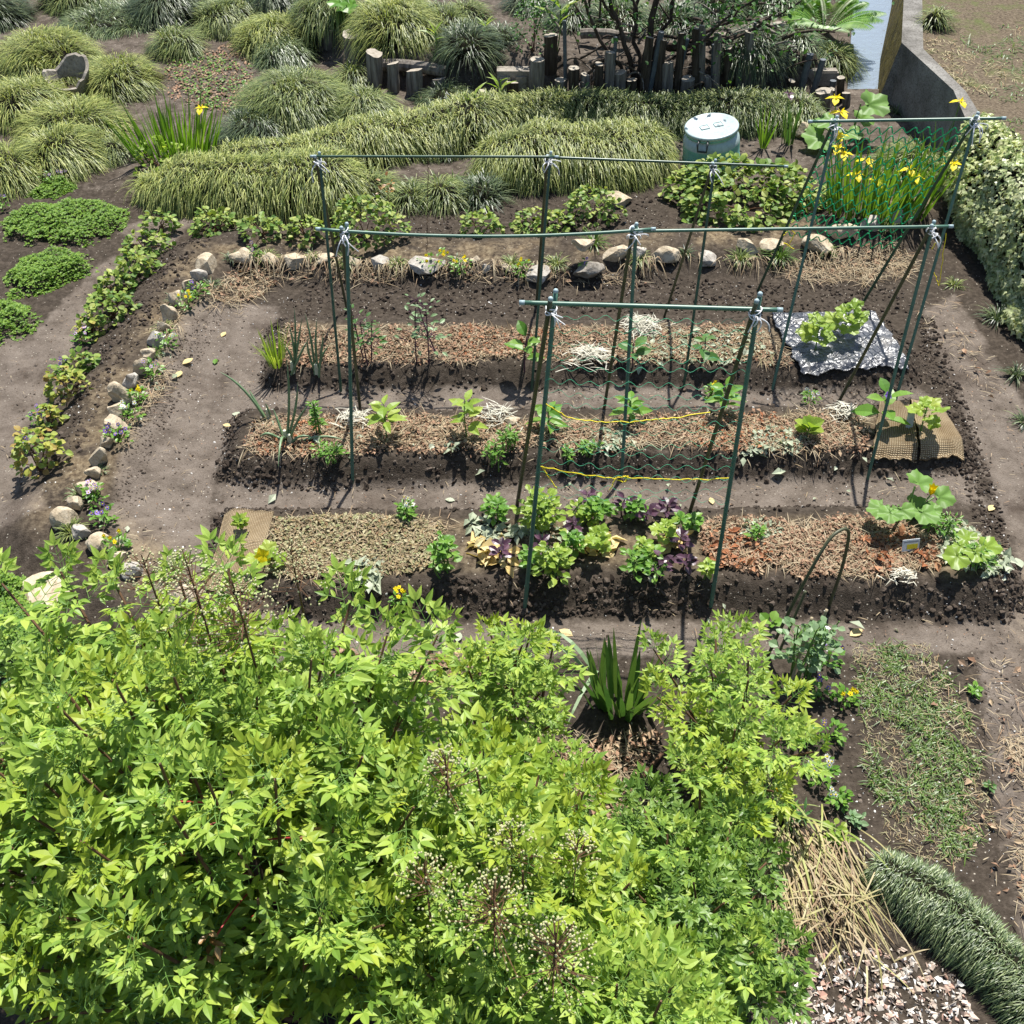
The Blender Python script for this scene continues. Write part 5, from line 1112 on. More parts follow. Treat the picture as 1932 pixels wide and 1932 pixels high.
# ------------------------------------------------------------------ sheets: plastic mulch and burlap
def sheet(name, label, cat, corners, nx_, ny_, zf, mat, lift=.015, jag=.01, uvs=1.0):
    C = np.array([P(u, v)[:2] for u, v in corners]); U_, V_ = np.meshgrid(np.linspace(0, 1, nx_), np.linspace(0, 1, ny_)); 
    xy = (C[0] * (1 - U_)[..., None] + C[1] * U_[..., None]) * (1 - V_)[..., None] + (C[3] * (1 - U_)[..., None] + C[2] * U_[..., None]) * V_[..., None]
    e = np.minimum(np.minimum(U_, 1 - U_), np.minimum(V_, 1 - V_)); xy = xy + (jag * (1 - sstep(0, .08, e)))[..., None] * np.stack([fbm(U_ * 14, V_ * 14), fbm(V_ * 14 + 9, U_ * 14)], -1) * 6
    z = np.maximum(H(xy[..., 0], xy[..., 1]), HF(xy[..., 0].ravel(), xy[..., 1].ravel()).reshape(U_.shape)) + lift + zf(U_, V_); c = np.array([*C.mean(0), float(z.mean())])
    V = np.concatenate([xy, z[..., None]], -1).reshape(-1, 3) - c; ii = np.arange(nx_ * ny_).reshape(ny_, nx_); F = np.stack([ii[1:, :-1], ii[1:, 1:], ii[:-1, 1:], ii[:-1, :-1]], -1).reshape(-1, 4)
    # a thin underside so the sheet has real thickness
    g = Geo().add(V, F); g.add(V - [0, 0, .006], F[:, ::-1]); rim = np.concatenate([ii[0], ii[1:, -1], ii[-1, ::-1][1:], ii[::-1, 0][1:]]); n = nx_ * ny_
    g.F.append(np.array([(rim[k], rim[k] + n, rim[k + 1] + n, rim[k + 1]) for k in range(len(rim) - 1)])); g.M.append(np.zeros(len(rim) - 1))
    me = g.mesh(name, mat, True); uv = me.uv_layers.new(name='uv'); vi = np.zeros(len(me.loops), np.int32); me.loops.foreach_get('vertex_index', vi); w0 = np.linalg.norm(C[1] - C[0]) * uvs; h0 = np.linalg.norm(C[3] - C[0]) * uvs
    uvv = np.column_stack([U_.ravel() * w0, V_.ravel() * h0]); uvv = np.concatenate([uvv, uvv]); uv.data.foreach_set('uv', uvv[vi].astype(np.float32).ravel())
    o = bpy.data.objects.new(name, me); COL.objects.link(o); o.location = c; return tag(o, label, cat)
def plastic_sheet():
    m, nt, out = new_mat('black_film'); co = nd(nt, 'ShaderNodeTexCoord').outputs['Object']; n = noise(nt, 8, 3, .5, co, dist=2.0); n2 = noise(nt, 5, 4, .7, co)
    c = ramp(nt, [(.03, .033, .042), (.055, .058, .068), (.22, .2, .17)], n2, [.3, .55, .8]); principled(nt, out, c, .36, .75, bump(nt, n, .8, .035)); return m
sheet('plastic_mulch', 'crinkled shiny black plastic film with two seedlings at the right end of the back bed', 'plastic film', [(1447, 603), (1652, 599), (1712, 702), (1506, 714)], 90, 70, lambda a, b: .022 * fbm(a * 12, b * 10, 4) + .016 * fbm(a * 4 + 3, b * 18, 2), plastic_sheet(), .03)
sheet('burlap_mat', 'pale burlap mat with a small green plant at the left end of the front bed', 'mat', [(424, 976), (520, 972), (482, 1122), (388, 1118)], 20, 30, lambda a, b: .01 * fbm(a * 4, b * 5), BURLAP, .018, .004, 5)
sheet('burlap_mat', 'worn brown burlap mat, left of the pair at the right end of the middle bed', 'mat', [(1655, 770), (1700, 768), (1727, 876), (1640, 872)], 24, 26, lambda a, b: .012 * fbm(a * 4, b * 5), BURLAP_D, .03, .004, 5)
sheet('burlap_mat', 'tan burlap mat, right of the pair at the right end of the middle bed', 'mat', [(1703, 766), (1772, 775), (1816, 876), (1731, 876)], 24, 26, lambda a, b: .012 * fbm(a * 4 + 5, b * 5), BURLAP, .034, .004, 5)

# ------------------------------------------------------------------ mulch on the beds and loose straw
def mulch(name, label, groups):
    g = Geo(); mats = []
    for poly, nchip, nstraw, mc, ms, cs, ss, clip in groups:
        mi = []
        for m_ in (mc, ms):
            if m_ not in mats: mats.append(m_)
            mi.append(mats.index(m_))
        pz = poly; xy = in_poly(pz, nchip); xy = xy[sdf(xy[:, 0], xy[:, 1], pz) + clip * 1.6 * fbm(xy[:, 0] * 6, xy[:, 1] * 6, 3) > .02]; n = len(xy)
        if n: g.add(*inst(L_CHIP, ground3(xy, .008) + np.column_stack([np.zeros((n, 2)), U(0, .02, n)]), frames(rng.normal(0, 1, (n, 3)) * [1, 1, .35], np.array([0, 0, 1.]) + rng.normal(0, .35, (n, 3))), cs[0] + (cs[1] * 1.35 - cs[0]) * U(0, 1, n) ** 2.2), mi[0])
        if nstraw:
            xy = in_poly(pz, nstraw); xy = xy[sdf(xy[:, 0], xy[:, 1], pz) + clip * fbm(xy[:, 0] * 4 + 8, xy[:, 1] * 4, 3) > .03]; n = len(xy); d = np.column_stack([rng.normal(0, 1, (n, 2)), U(-.05, .25, n)])
            g.add(*blades(ground3(xy, .02), d, U(ss[0], ss[1], n) * .85, U(.0022, .0045, n), U(.05, .25, n), 3, np.column_stack([-d[:, 1], d[:, 0], np.zeros(n)])), mi[1])
    return single(name, label, 'mulch', (0, 0, 0), g, mats, kind='stuff')
zp = lambda pts, z=.11: zpoly(pts, z)
mulch('leaf_mulch', 'reddish brown leaf litter and straw covering the back bed', [
    (zp([(515, 640), (540, 615), (900, 612), (1450, 612), (1500, 692), (1000, 684), (700, 688), (530, 692)]), 8000, 3000, LITTER, STRAW, (.010, .028), (.03, .12), .2),
    (zp([(860, 620), (1060, 615), (1060, 680), (860, 680)]), 500, 60, LITTER_RED, STRAW, (.014, .03), (.03, .1), .3), (zp([(1180, 620), (1440, 620), (1460, 690), (1200, 690)]), 500, 400, PALE_DRY, CLIPPING, (.02, .05), (.05, .15), .3)])
mulch('leaf_mulch', 'rusty leaf litter, straw and pale dry leaves covering the middle bed', [
    (zp([(460, 862), (470, 800), (520, 785), (1000, 790), (1640, 778), (1640, 858), (1200, 856), (800, 862), (560, 866)]), 8500, 3800, LITTER, STRAW, (.009, .026), (.04, .14), .2),
    (zp([(470, 800), (640, 792), (600, 860), (480, 860)]), 500, 60, LITTER_RED, STRAW, (.014, .03), (.03, .1), .3), (zp([(1320, 785), (1500, 785), (1480, 850), (1300, 850)]), 500, 200, LITTER_RED, CLIPPING, (.014, .03), (.03, .1), .3),
    (zp([(840, 840), (860, 840), (870, 860), (830, 862)]), 60, 5, PALE_DRY, STRAW, (.02, .05), (.03, .1), .0), (zp([(1130, 800), (1200, 830), (1200, 858), (1080, 856)]), 260, 30, PALE_DRY, STRAW, (.02, .05), (.03, .1), .2), (zp([(1430, 810), (1530, 820), (1530, 860), (1400, 862)]), 420, 60, PALE_DRY, STRAW, (.02, .05), (.03, .1), .2)])
mulch('clipping_mulch', 'fine dry clippings, leaves and straw covering the front bed', [
    (zp([(520, 985), (620, 975), (860, 985), (840, 1070), (760, 1092), (600, 1110), (500, 1100)]), 9000, 900, CLIPPING, STRAW, (.009, .024), (.04, .12), .2),
    (zp([(1310, 985), (1640, 980), (1790, 1020), (1770, 1090), (1500, 1098), (1380, 1082), (1320, 1050)]), 7000, 2600, LITTER, STRAW, (.010, .024), (.03, .12), .2),
    (zp([(1330, 1000), (1450, 1030), (1480, 1075), (1340, 1080)]), 260, 10, LITTER_RED, STRAW, (.025, .05), (.03, .1), .3), (zp([(1600, 1020), (1770, 1010), (1765, 1080), (1640, 1080)]), 420, 20, LITTER_RED, STRAW, (.025, .05), (.03, .1), .3),
    (zp([(1760, 985), (1830, 990), (1890, 1050), (1900, 1090), (1800, 1100), (1770, 1060)]), 900, 300, PALE_DRY, STRAW, (.02, .055), (.05, .14), .2),
    (zp([(660, 1060), (720, 1060), (730, 1110), (690, 1125), (660, 1090)]), 220, 5, PALE_DRY, STRAW, (.03, .06), (.03, .1), .0), (zp([(1390, 990), (1450, 985), (1490, 1010), (1440, 1030), (1390, 1020)]), 220, 5, PALE_DRY, STRAW, (.025, .05), (.03, .1), .0),
    (zp([(870, 1020), (960, 1030), (990, 1080), (900, 1085)]), 70, 2, YELLOW_DRY, STRAW, (.05, .1), (.03, .1), .0), (zp([(1090, 1020), (1160, 1020), (1160, 1060), (1100, 1065)]), 60, 2, YELLOW_DRY, STRAW, (.05, .09), (.03, .1), .0), (zp([(1240, 1010), (1300, 1010), (1300, 1050), (1250, 1055)]), 50, 2, YELLOW_DRY, STRAW, (.05, .09), (.03, .1), .0),
    (zp([(880, 990), (1020, 985), (1120, 1000), (1000, 1040), (900, 1030)]), 260, 10, PALE_DRY, STRAW, (.03, .06), (.03, .1), .2)])
mulch('dry_straw', 'dry straw strewn along the inside of the stone edging', [
    (zp([(420, 520), (480, 500), (520, 530), (440, 570), (400, 590), (370, 580)], .05), 250, 420, LITTER, STRAW, (.02, .04), (.06, .2), .2), (zp([(1520, 480), (1700, 450), (1740, 500), (1650, 530), (1480, 520)], .05), 150, 900, LITTER, STRAW, (.02, .04), (.06, .2), .3),
    (zp([(350, 600), (330, 640), (330, 720), (290, 780), (240, 860), (230, 820), (290, 720), (320, 610)], .05), 60, 420, PALE_DRY, STRAW, (.02, .05), (.05, .18), .3), (zp([(1720, 590), (1800, 560), (1850, 650), (1900, 760), (1860, 760)], 0), 40, 110, LITTER, STRAW, (.02, .04), (.04, .12), .5),
    (zp([(480, 500), (1250, 515), (1250, 535), (480, 530)], .05), 100, 600, LITTER, STRAW, (.02, .04), (.05, .16), .2),
    (zp([(1700, 1250), (1932, 1250), (2000, 1900), (1880, 1700), (1800, 1500)], 0), 60, 260, LITTER, STRAW, (.02, .04), (.03, .1), .8), (zp([(1880, 1350), (1960, 1350), (1990, 1800), (1920, 1720)], 0), 100, 900, LITTER, STRAW, (.01, .03), (.02, .07), .8),
    (zp([(860, 1420), (1250, 1380), (1200, 1560), (1000, 1560)], 0), 700, 700, LITTER, STRAW, (.02, .04), (.06, .2), .3), (zp([(620, 1225), (1000, 1240), (980, 1300), (640, 1300)], 0), 700, 200, LITTER, STRAW, (.02, .04), (.04, .12), .4),
    (zp([(200, 1000), (1900, 1165), (1900, 1240), (300, 1240)], 0), 20, 60, PALE_DRY, STRAW, (.03, .06), (.03, .1), .0), (zp([(400, 960), (440, 800), (1830, 880), (1850, 960), (600, 965)], 0), 25, 70, PALE_DRY, STRAW, (.03, .06), (.03, .1), .0),
    (PATH_IN, 700, 120, LITTER, STRAW, (.003, .010), (.02, .06), .0), (PATH_A, 350, 60, LITTER, STRAW, (.003, .010), (.02, .06), .0), (PATH_B, 350, 60, LITTER, STRAW, (.003, .012), (.02, .06), .0), (PATH_L, 500, 60, LITTER, STRAW, (.003, .010), (.02, .06), .0), (PATH_R, 500, 120, LITTER, STRAW, (.003, .012), (.02, .06), .0)])
def straw_pile(u, v, wpx, n, label, mat=STRAW_W):
    p = P(u, v); s = mpp(p); a = wpx * s / 2; g = Geo(); xy = rng.normal(0, .42, (n, 2)) * [a, a * .8]; r = np.hypot(*xy.T) / a; d = np.column_stack([rng.normal(0, 1, n), rng.normal(0, .55, n), U(-.1, .3, n)])
    g.add(*blades(np.column_stack([xy, .02 + .06 * np.exp(-2 * r * r) * U(.3, 1, n)]) - nrm(d) * a * .3, d, U(.5, 1.0, n) * a, U(.004, .007, n), U(.1, .3, n), 4, np.column_stack([-d[:, 1], d[:, 0], np.zeros(n)])))
    single('straw_pile', label, 'straw', (p[0], p[1], p[2] + .005), g, mat, 'white straw bunches on the beds')
for r_ in [(1115, 678, 88, 150, 'white straw bunch on the back bed behind the front net'), (1210, 622, 85, 200, 'pale straw bunch at the back edge of the back bed by the middle pole'), (668, 798, 75, 70, 'white straw bunch beside the left pole in the middle bed'), (938, 790, 75, 70, 'white straw bunch right of the second pepper plant'), (1590, 785, 70, 70, 'white straw bunch left of the burlap mats'), (1700, 1095, 50, 60, 'pale straw tuft at the front edge of the front bed')]: straw_pile(*r_)
# withered leaf bundle, lower right
p = P(1500, 1610); root = None; g = Geo(); n = 330; d = np.column_stack([rng.normal(.25, .33, n), np.full(n, -1.0) + rng.normal(0, .15, n), U(-.04, .14, n)])
r_ = np.column_stack([rng.normal(0, .12, n) + d[:, 0] * .03, rng.normal(-.03, .07, n), U(.01, .08, n)]); d[:, 0] += .35 * np.sin(r_[:, 0] * 25); g.add(*blades(r_, d, U(.12, .46, n), U(.003, .008, n), U(.1, .35, n), 5, np.column_stack([-d[:, 1], d[:, 0], np.zeros(n)])))
n = 70; d = np.column_stack([rng.normal(0, 1, n), rng.normal(-.6, .6, n), U(0, .5, n)]); g.add(*blades(np.column_stack([rng.normal(.06, .12, n), rng.normal(-.2, .12, n), U(.04, .1, n)]), d, U(.12, .28, n), U(.004, .008, n), U(.3, .6, n), 5), 0)
single('withered_leaf_bundle', 'heap of withered straw coloured strap leaves fanned out beside the lilyturf border', 'dry leaves', (p[0], p[1], .005), g, leaf_mat('withered_blade', [(.2, .13, .07), (.32, .24, .13), (.42, .36, .2), (.26, .16, .09), (.34, .33, .12), (.38, .3, .2)], .2, .6, .3, tint=1))
g = Geo(); p = P(1370, 1560); n = 200; d = np.column_stack([rng.normal(-.1, .5, n), rng.normal(-.8, .3, n), U(.1, .8, n)]); g.add(*blades(np.column_stack([rng.normal(0, .2, n), rng.normal(0, .12, n), U(.01, .1, n)]), d, U(.15, .38, n), U(.006, .011, n), U(.3, .6, n), 5)); 
single('strap_leaf_plant', 'yellowing strap leaves fading out behind the dark nandina shoots', 'plant', (p[0], p[1], 0), g, leaf_mat('fading_blade', [(.2, .26, .05), (.34, .36, .1), (.42, .36, .16)], .3, .5, .3))
# grass patch, rubble
q = zpoly([(1610, 1215), (1750, 1215), (1830, 1350), (1880, 1560), (1800, 1640), (1680, 1600), (1630, 1430)]); xy = in_poly(q, 3600); xy = xy[sdf(xy[:, 0], xy[:, 1], q) * .5 + .9 * fbm(xy[:, 0] * 7, xy[:, 1] * 7, 3) > -.02]; n = len(xy)
d = np.column_stack([rng.normal(0, .8, n), rng.normal(0, .8, n), U(.3, 1, n)]); g = Geo().add(*blades(ground3(xy), d, U(.04, .11, n), U(.003, .0055, n), U(.3, .9, n))); 
xy = in_poly(q, 2200); n = len(xy); d = np.column_stack([rng.normal(0, 1, n), rng.normal(0, 1, n), U(0, .3, n)]); g.add(*blades(ground3(xy, .005), d, U(.015, .05, n), U(.0014, .0028, n), U(.1, .3, n)), 1)
single('grass', 'thin weedy grass patch on the bare soil at the right', 'grass', (0, 0, 0), g, [G_FRESH, CLIPPING], kind='stuff')
q = zpoly([(1540, 1800), (1700, 1790), (1800, 1840), (1860, 1960), (1900, 2040), (1500, 2040), (1480, 1900)]); xy = in_poly(q, 1300); n = len(xy); s_ = U(.008, .026, n); g = Geo(); V, F = inst(BOX, ground3(xy, .004), rand_rot(n) * .6 + .4 * np.eye(3)[None], s_[:, None] * np.column_stack([U(.8, 1.5, n), U(.6, 1.2, n), U(.3, .7, n)])); V += rng.normal(0, .14, V.shape) * np.repeat(s_, 8)[:, None]; g.add(V, F)
RUB = flat_mat('rubble_chip', [(.28, .23, .18), (.38, .32, .26), (.42, .25, .19), (.34, .3, .25), (.7, .68, .64), (.44, .38, .32), (.6, .56, .5), (.44, .3, .23)], .85, .2, 30, .3, .003, True); single('rubble', 'broken tile, brick and stone chips on the ground at the bottom', 'rubble', (0, 0, 0), g, RUB, kind='stuff')

# ------------------------------------------------------------------ vegetables
def veg(name, label, cat, u, v, hpx, wpx, n, leaf, lpx, mat, stem=STEM_G, up=.3, group=None, stems=1, dz=0, extra=None, flowers=None):
    p = P(u, v); s = mpp(p); k_ = .84 if name in ('leafy_green', 'purple_shiso') else 1.0; h = hpx * s * 1.1 * k_; w_ = wpx * s / 2; L = lpx * s * k_; root = thing(name, label, cat, (p[0], p[1], p[2] + dz), group); gl, gs = Geo(), Geo()
    sb = [np.array([rng.normal(0, .25) * w_ * (stems > 1), rng.normal(0, .25) * w_ * (stems > 1), 0]) for _ in range(stems)]; st = [b + np.array([rng.normal(0, .25) * w_ * (1 if stems > 1 else .3), rng.normal(0, .2) * w_, h * U(.75, 1.0)]) for b in sb]
    for b, t in zip(sb, st): gs.add(*tube(curve(b - [0, 0, .02], t, (rng.normal(0, .01), 0, 0), 6), np.linspace(.005, .003, 6), 6))
    k = rng.integers(0, stems, n); t = np.clip(np.linspace(.35, 1.0, n) + rng.normal(0, .05, n), .1, 1); az = np.arange(n) * 2.4 + U(-.4, .4, n)
    base = np.array([sb[i] + (st[i] - sb[i]) * tt for i, tt in zip(k, t)]); o_ = np.column_stack([np.cos(az), np.sin(az), np.zeros(n)]); pet = np.maximum(.008, (w_ - L * .8) * U(.2, 1, n) * (1.15 - t * .6))[:, None]
    pos = base + o_ * pet + np.array([0, 0, .01]); d = o_ + np.column_stack([np.zeros((n, 2)), up + .5 * (t - .6) + rng.normal(0, .15, n)])
    for i in range(n): gs.add(*tube([base[i], (base[i] + pos[i]) / 2 + [0, 0, .006], pos[i]], .0018, 4))
    gl.add(*inst(leaf, pos, frames(d, np.array([0, -.25, 1.]) + rng.normal(0, .2, (n, 3))), L * U(.7, 1.15, n) * (1.1 - .35 * t)))
    part(root, 'leaves', gl, mat); part(root, 'stem', gs, stem)
    if flowers: gf = Geo(); flowers_geo(gf, np.array([st[0] + [0, -.02, .01]]), flowers[0]); part(root, 'flower', gf, flowers[1])
    return root
PEP = 'pepper seedlings'
for u, v, h, lb in [(728, 830, 80, 'pepper seedling right of the left white straw bunch'), (884, 830, 82, 'pepper seedling left of the pale stone piece in the middle bed'), (1035, 815, 60, 'pepper seedling behind the front left trellis poles'), (1185, 800, 70, 'pepper seedling at the middle pole behind the net'), (1362, 785, 62, 'pepper seedling behind the front right pole')]:
    veg('pepper_plant', lb, 'vegetable', u, v, h, 78, 13, L_LANCE if 0 else leaf_t(.5, 4, .3, .3, .4, 1.0), 38, VEG_Y if u < 1000 else VEG, group=PEP)
for u, v, h, w_, lb in [(700, 690, 105, 90, 'tomato plant with a red leaf behind the rear left poles'), (815, 690, 150, 110, 'taller spindly tomato plant in the back bed')]:
    veg('tomato_plant', lb, 'vegetable', u, v, h, w_, 60, leaf_t(.5, 3, .3, .25, .5, .9), 16, VEG_D if u < 750 else PEA, STEM_P, group='tomato plants', stems=3)
veg('eggplant', 'eggplant seedling with big oval leaves at the left of the front crossbar', 'vegetable', 990, 700, 85, 80, 7, L_OVAL, 42, VEG, STEM_P); veg('eggplant', 'small eggplant seedling near the pale straw behind the net', 'vegetable', 1195, 690, 60, 70, 6, L_OVAL, 36, VEG_D, STEM_P)
veg('eggplant', 'eggplant seedling with a purple flower on the worn burlap mat', 'vegetable', 1660, 815, 70, 105, 7, L_OVAL, 52, VEG, STEM_P, flowers=(.025, P_PUR)); veg('eggplant', 'dark eggplant seedling behind the front right net edge', 'vegetable', 1320, 690, 60, 60, 6, L_OVAL, 34, VEG_D, STEM_P)
veg('cucumber_plant', 'larger cucumber seedling at the back of the plastic film', 'vegetable', 1590, 640, 58, 90, 9, L_LOBED, 46, VEG_Y, dz=.03, group='cucumber seedlings'); veg('cucumber_plant', 'cucumber seedling at the left of the plastic film', 'vegetable', 1538, 668, 55, 85, 8, L_LOBED, 46, VEG_Y, dz=.03, group='cucumber seedlings')
veg('cucumber_plant', 'pale cucumber seedling on the tan burlap mat', 'vegetable', 1735, 822, 60, 95, 8, L_LOBED, 42, VEG_Y, dz=.03, group='cucumber seedlings')
veg('lettuce', 'small green lettuce in the middle bed', 'vegetable', 1521, 825, 26, 52, 16, L_ROUND, 34, VEG_Y, up=.9)
for u, v, h, w_, n, lb in [(603, 825, 70, 36, 70, 'feathery carrot like herb in the middle bed behind the onion'), (932, 880, 48, 44, 60, 'small bushy weed at the front edge of the middle bed'), (962, 850, 44, 44, 60, 'small bushy green plant under the pale stone piece'), (622, 860, 32, 70, 70, 'low green weeds with a tiny daisy beside the lying onion leaf'), (1105, 855, 25, 50, 40, 'low green weed at the front of the middle bed'), (770, 985, 30, 40, 40, 'slim green weed at the back of the front bed'), (1425, 1020, 30, 40, 40, 'small green weed among the pale dry leaves'), (1070, 870, 26, 30, 24, 'tiny green weed beside the front left poles'), (1790, 1020, 45, 80, 60, 'low green weed between the two pumpkin plants'), (1850, 1075, 45, 90, 60, 'weed trailing over the right end of the front bed')]:
    veg('weed', lb, 'weed', u, v, h, w_, n, leaf_t(.45, 2, .3, .2, .5, .9), 14, VEG, group='small weeds in the beds', stems=4)
veg('small_plant', 'compact yellow green plant on the front burlap mat', 'plant', 459, 1005, 26, 40, 26, L_OVAL, 18, VEG_Y, up=.6, dz=.02)
veg('zucchini_plant', 'pale zucchini seedling with an open yellow flower by the front mat', 'vegetable', 500, 1075, 30, 110, 6, L_LOBED, 44, VEG_Y, flowers=(.045, P_YEL))
# leafy greens and purple shiso in the front bed
gs_ = 'leafy green plants in the front bed'
for u, v, h, w_, n, lb in [(842, 1080, 95, 66, 60, 'leftmost tall leafy green plant in the front bed'), (935, 985, 55, 70, 46, 'leafy green plant behind the purple shiso at the left'), (1025, 1005, 95, 110, 110, 'largest leafy green plant behind the front left pole'), (1095, 985, 50, 60, 40, 'leafy green plant right of the largest one'), (1125, 980, 60, 70, 50, 'leafy green plant at the back beside a purple shiso'), (1190, 985, 50, 60, 46, 'back leafy green plant in the middle of the shiso row'), (1050, 1090, 75, 90, 90, 'leafy green plant at the front of the bed under the net'), (1090, 1050, 60, 50, 40, 'small leafy green plant in the centre of the clump'), (1218, 1060, 55, 50, 46, 'leafy green plant beside the grape like seedling'), (1220, 1088, 60, 80, 60, 'leafy green plant at the front right of the clump'), (1288, 1000, 40, 50, 32, 'small green plant at the front right leg'), (1328, 1090, 55, 46, 22, 'lone small green plant at the foot of the front right leg'), (1000, 1075, 40, 50, 36, 'short leafy green plant left of the front pole foot')]:
    veg('leafy_green', lb, 'vegetable', u, v, h, w_, n, leaf_t(.7, 3, .3, .25, .5, .8), 24, VEG if rng.random() < .6 else VEG_Y, group=gs_, stems=max(1, n // 14))
for u, v, lb in [(1125, 1045, 'pale lobed leaf seedling among yellow dry leaves'), (1250, 1030, 'pale lobed leaf seedling right of the clump')]: veg('gourd_seedling', lb, 'vegetable', u, v, 60, 62, 9, L_LOBED, 36, VEG_Y)
for u, v, h, lb in [(945, 1060, 60, 'purple shiso left of the front pole among dry leaves'), (1020, 1055, 55, 'purple shiso with wide dark leaves behind the front pole'), (1110, 970, 50, 'purple shiso at the back right of the largest green plant'), (1175, 975, 50, 'purple shiso at the back of the front bed by the pole shadow'), (1215, 985, 46, 'purple shiso between two back green plants'), (1255, 975, 40, 'purple shiso at the back right'), (1280, 1040, 50, 'purple shiso near the right front leg'), (1245, 1090, 52, 'purple shiso at the front edge of the bed'), (1290, 1075, 40, 'small purple shiso by the front right leg'), (1080, 1010, 40, 'small purple shiso in the centre of the clump')]:
    veg('purple_shiso', lb, 'vegetable', u, v, h, 54, 11, L_OVAL, 28, PURPLE, STEM_P, group='purple shiso plants')
leafplant('pumpkin_plant', 'pumpkin plant with large round leaves and a yellow bud, back right of the front bed', 'vegetable', 1705, 985, [(1732, 912, 54, .12), (1772, 938, 50, .1), (1665, 960, 52, -.02), (1700, 962, 44, -.08), (1740, 968, 52, -.08), (1722, 952, 44, .05), (1680, 968, 44, -.1), (1755, 962, 36, 0)], VEG_P)
p = P(1705, 985); q = at_y(1755, 935, p[1] + .05) - p; g = Geo(); az = np.arange(5) * 1.26; g.add(*inst(leaf_t(.5, 3, .6, .1, .5, .9), np.repeat([q], 5, 0), frames(np.column_stack([np.cos(az) * .25, np.sin(az) * .25, np.ones(5)]), np.column_stack([-np.cos(az), -np.sin(az), np.zeros(5)])), .075)); g2_ = Geo().add(*tube(curve((.02, 0, 0), q, (0, 0, 0), 5), .004, 5)); b_ = part(bpy.data.objects['pumpkin_plant'], 'stem', g2_, STEM_G); part(b_, 'flower', g, P_YEL)
leafplant('pumpkin_plant', 'smaller pumpkin plant with four pale round leaves at the right corner of the front bed', 'vegetable', 1825, 1065, [(1825, 1018, 42, .1), (1805, 1050, 50, -.05), (1862, 1032, 46, .05), (1840, 1042, 44, -.02), (1812, 1030, 36, .05)], VEG_Y)
# onions
def onion(u, v, tips, label, r=.008, mat=ONION):
    p = P(u, v); root = thing('spring_onion', label, 'vegetable', tuple(p), 'spring onions'); 
    g = Geo()
    for (tu, tv, dy, bow) in tips:
        q = at_y(tu, tv, p[1] + dy) - p; q[2] = max(q[2], .02); g.add(*tube(curve((U(-.015, .015), U(-.015, .015), -.02), q, (U(-.02, .02), 0, bow), 9), np.concatenate([np.linspace(r, r * .9, 6), [r * .7, r * .4, r * .1]]), 7))
    part(root, 'leaves', g, mat, True); s_ = Geo().add(*tube([(0, 0, -.03), (0, 0, .03), (0, 0, .07)], [r * 1.8, r * 1.7, r * 1.2], 8)); part(root, 'bulb', s_, flat_mat('onion_bulb', [(.4, .42, .28), (.55, .55, .4)], .5, .4))
onion(508, 790, [(415, 702, .05, .05), (500, 760, 0, 0), (470, 735, .08, .02)], 'spring onion with one long leaf leaning left over the path')
onion(540, 830, [(540, 672, .08, 0), (562, 720, .05, 0), (585, 760, 0, .02), (490, 835, -.02, .06), (515, 770, .1, 0), (525, 880, -.3, .1)], 'spring onion with a tall upright leaf and a bent broken one')
onion(548, 838, [(655, 850, 0, .05), (600, 832, .02, .05), (500, 820, .05, .03)], 'spring onion with a long leaf lying to the right')
onion(553, 700, [(555, 580, .1, 0), (570, 600, .06, 0), (545, 610, .05, .0), (582, 640, 0, .02), (535, 650, 0, .02)], 'upright spring onion between the barley and the rear left pole')
onion(598, 705, [(575, 590, .1, 0), (598, 600, .08, .0), (610, 625, .0, .0), (622, 650, .05, .02), (580, 640, 0, .02)], 'spring onion just left of the rear left pole')
p = P(522, 690); g = Geo(); tuft_geo(g, 60, (.2, .36), (.006, .011), (.1, .6), .35, 1.0, .05); single('barley_tuft', 'thin yellow green cereal tuft at the left end of the back bed', 'plant', tuple(p), g, VEG_Y)
# bits: labels, stone piece, dry leaves
p = P(1716, 1048); s = mpp(p); root = thing('plant_label', 'small white plant label with a yellow band stuck in the front bed', 'label', tuple(p)); root.rotation_euler = (-.35, 0, .15)
w_ = 34 * s; h = 24 * s; part(root, 'card', Geo().add(BOX[0] * [w_, .003, h] + [0, 0, h * .9], BOX[1]), flat_mat('label_card', [(.55, .56, .55), (.66, .66, .66)], .5, .4)); part(root, 'band', Geo().add(BOX[0] * [w_ * .62, .001, h * .42] + [w_ * .08, -.0035, h * .78], BOX[1]), flat_mat('yellow_print', [(.7, .55, .02), (.78, .62, .04)], .5, .4)); part(root, 'print', Geo().add(BOX[0] * [w_ * .85, .001, h * .16] + [0, -.0035, h * 1.22], BOX[1]), flat_mat('grey_print', [(.2, .22, .24), (.3, .32, .34)], .5, .4)); part(root, 'spike', Geo().add(BOX[0] * [.008, .003, h * .8] + [0, 0, h * .1], BOX[1]), CAP)
p = P(1712, 815); s = mpp(p); root = thing('plant_label', 'curled grey plant label on the pair of burlap mats', 'label', (p[0], p[1], p[2] + .03)); root.rotation_euler = (-.4, .2, .3); part(root, 'card', Geo().add(BOX[0] * [16 * s, .004, 34 * s] + [0, 0, 18 * s], BOX[1]), flat_mat('grey_card', [(.25, .26, .28), (.36, .37, .38)], .5, .4)); part(root, 'spike', Geo().add(BOX[0] * [.007, .003, .03] + [0, 0, -.01], BOX[1]), CAP)
p = P(965, 800); s = mpp(p); single('stone', 'pale flat stone piece lying beside the white straw in the middle bed', 'stone', (p[0], p[1], p[2] + .02), rock_geo(17 * s, 15 * s, .03, 900), ST_TAN)
single('stone', 'small grey stone on the path edge beside the front pole foot', 'stone', tuple(P(1228, 1092)), rock_geo(.02, .02, .015, 901), ST_GREY)
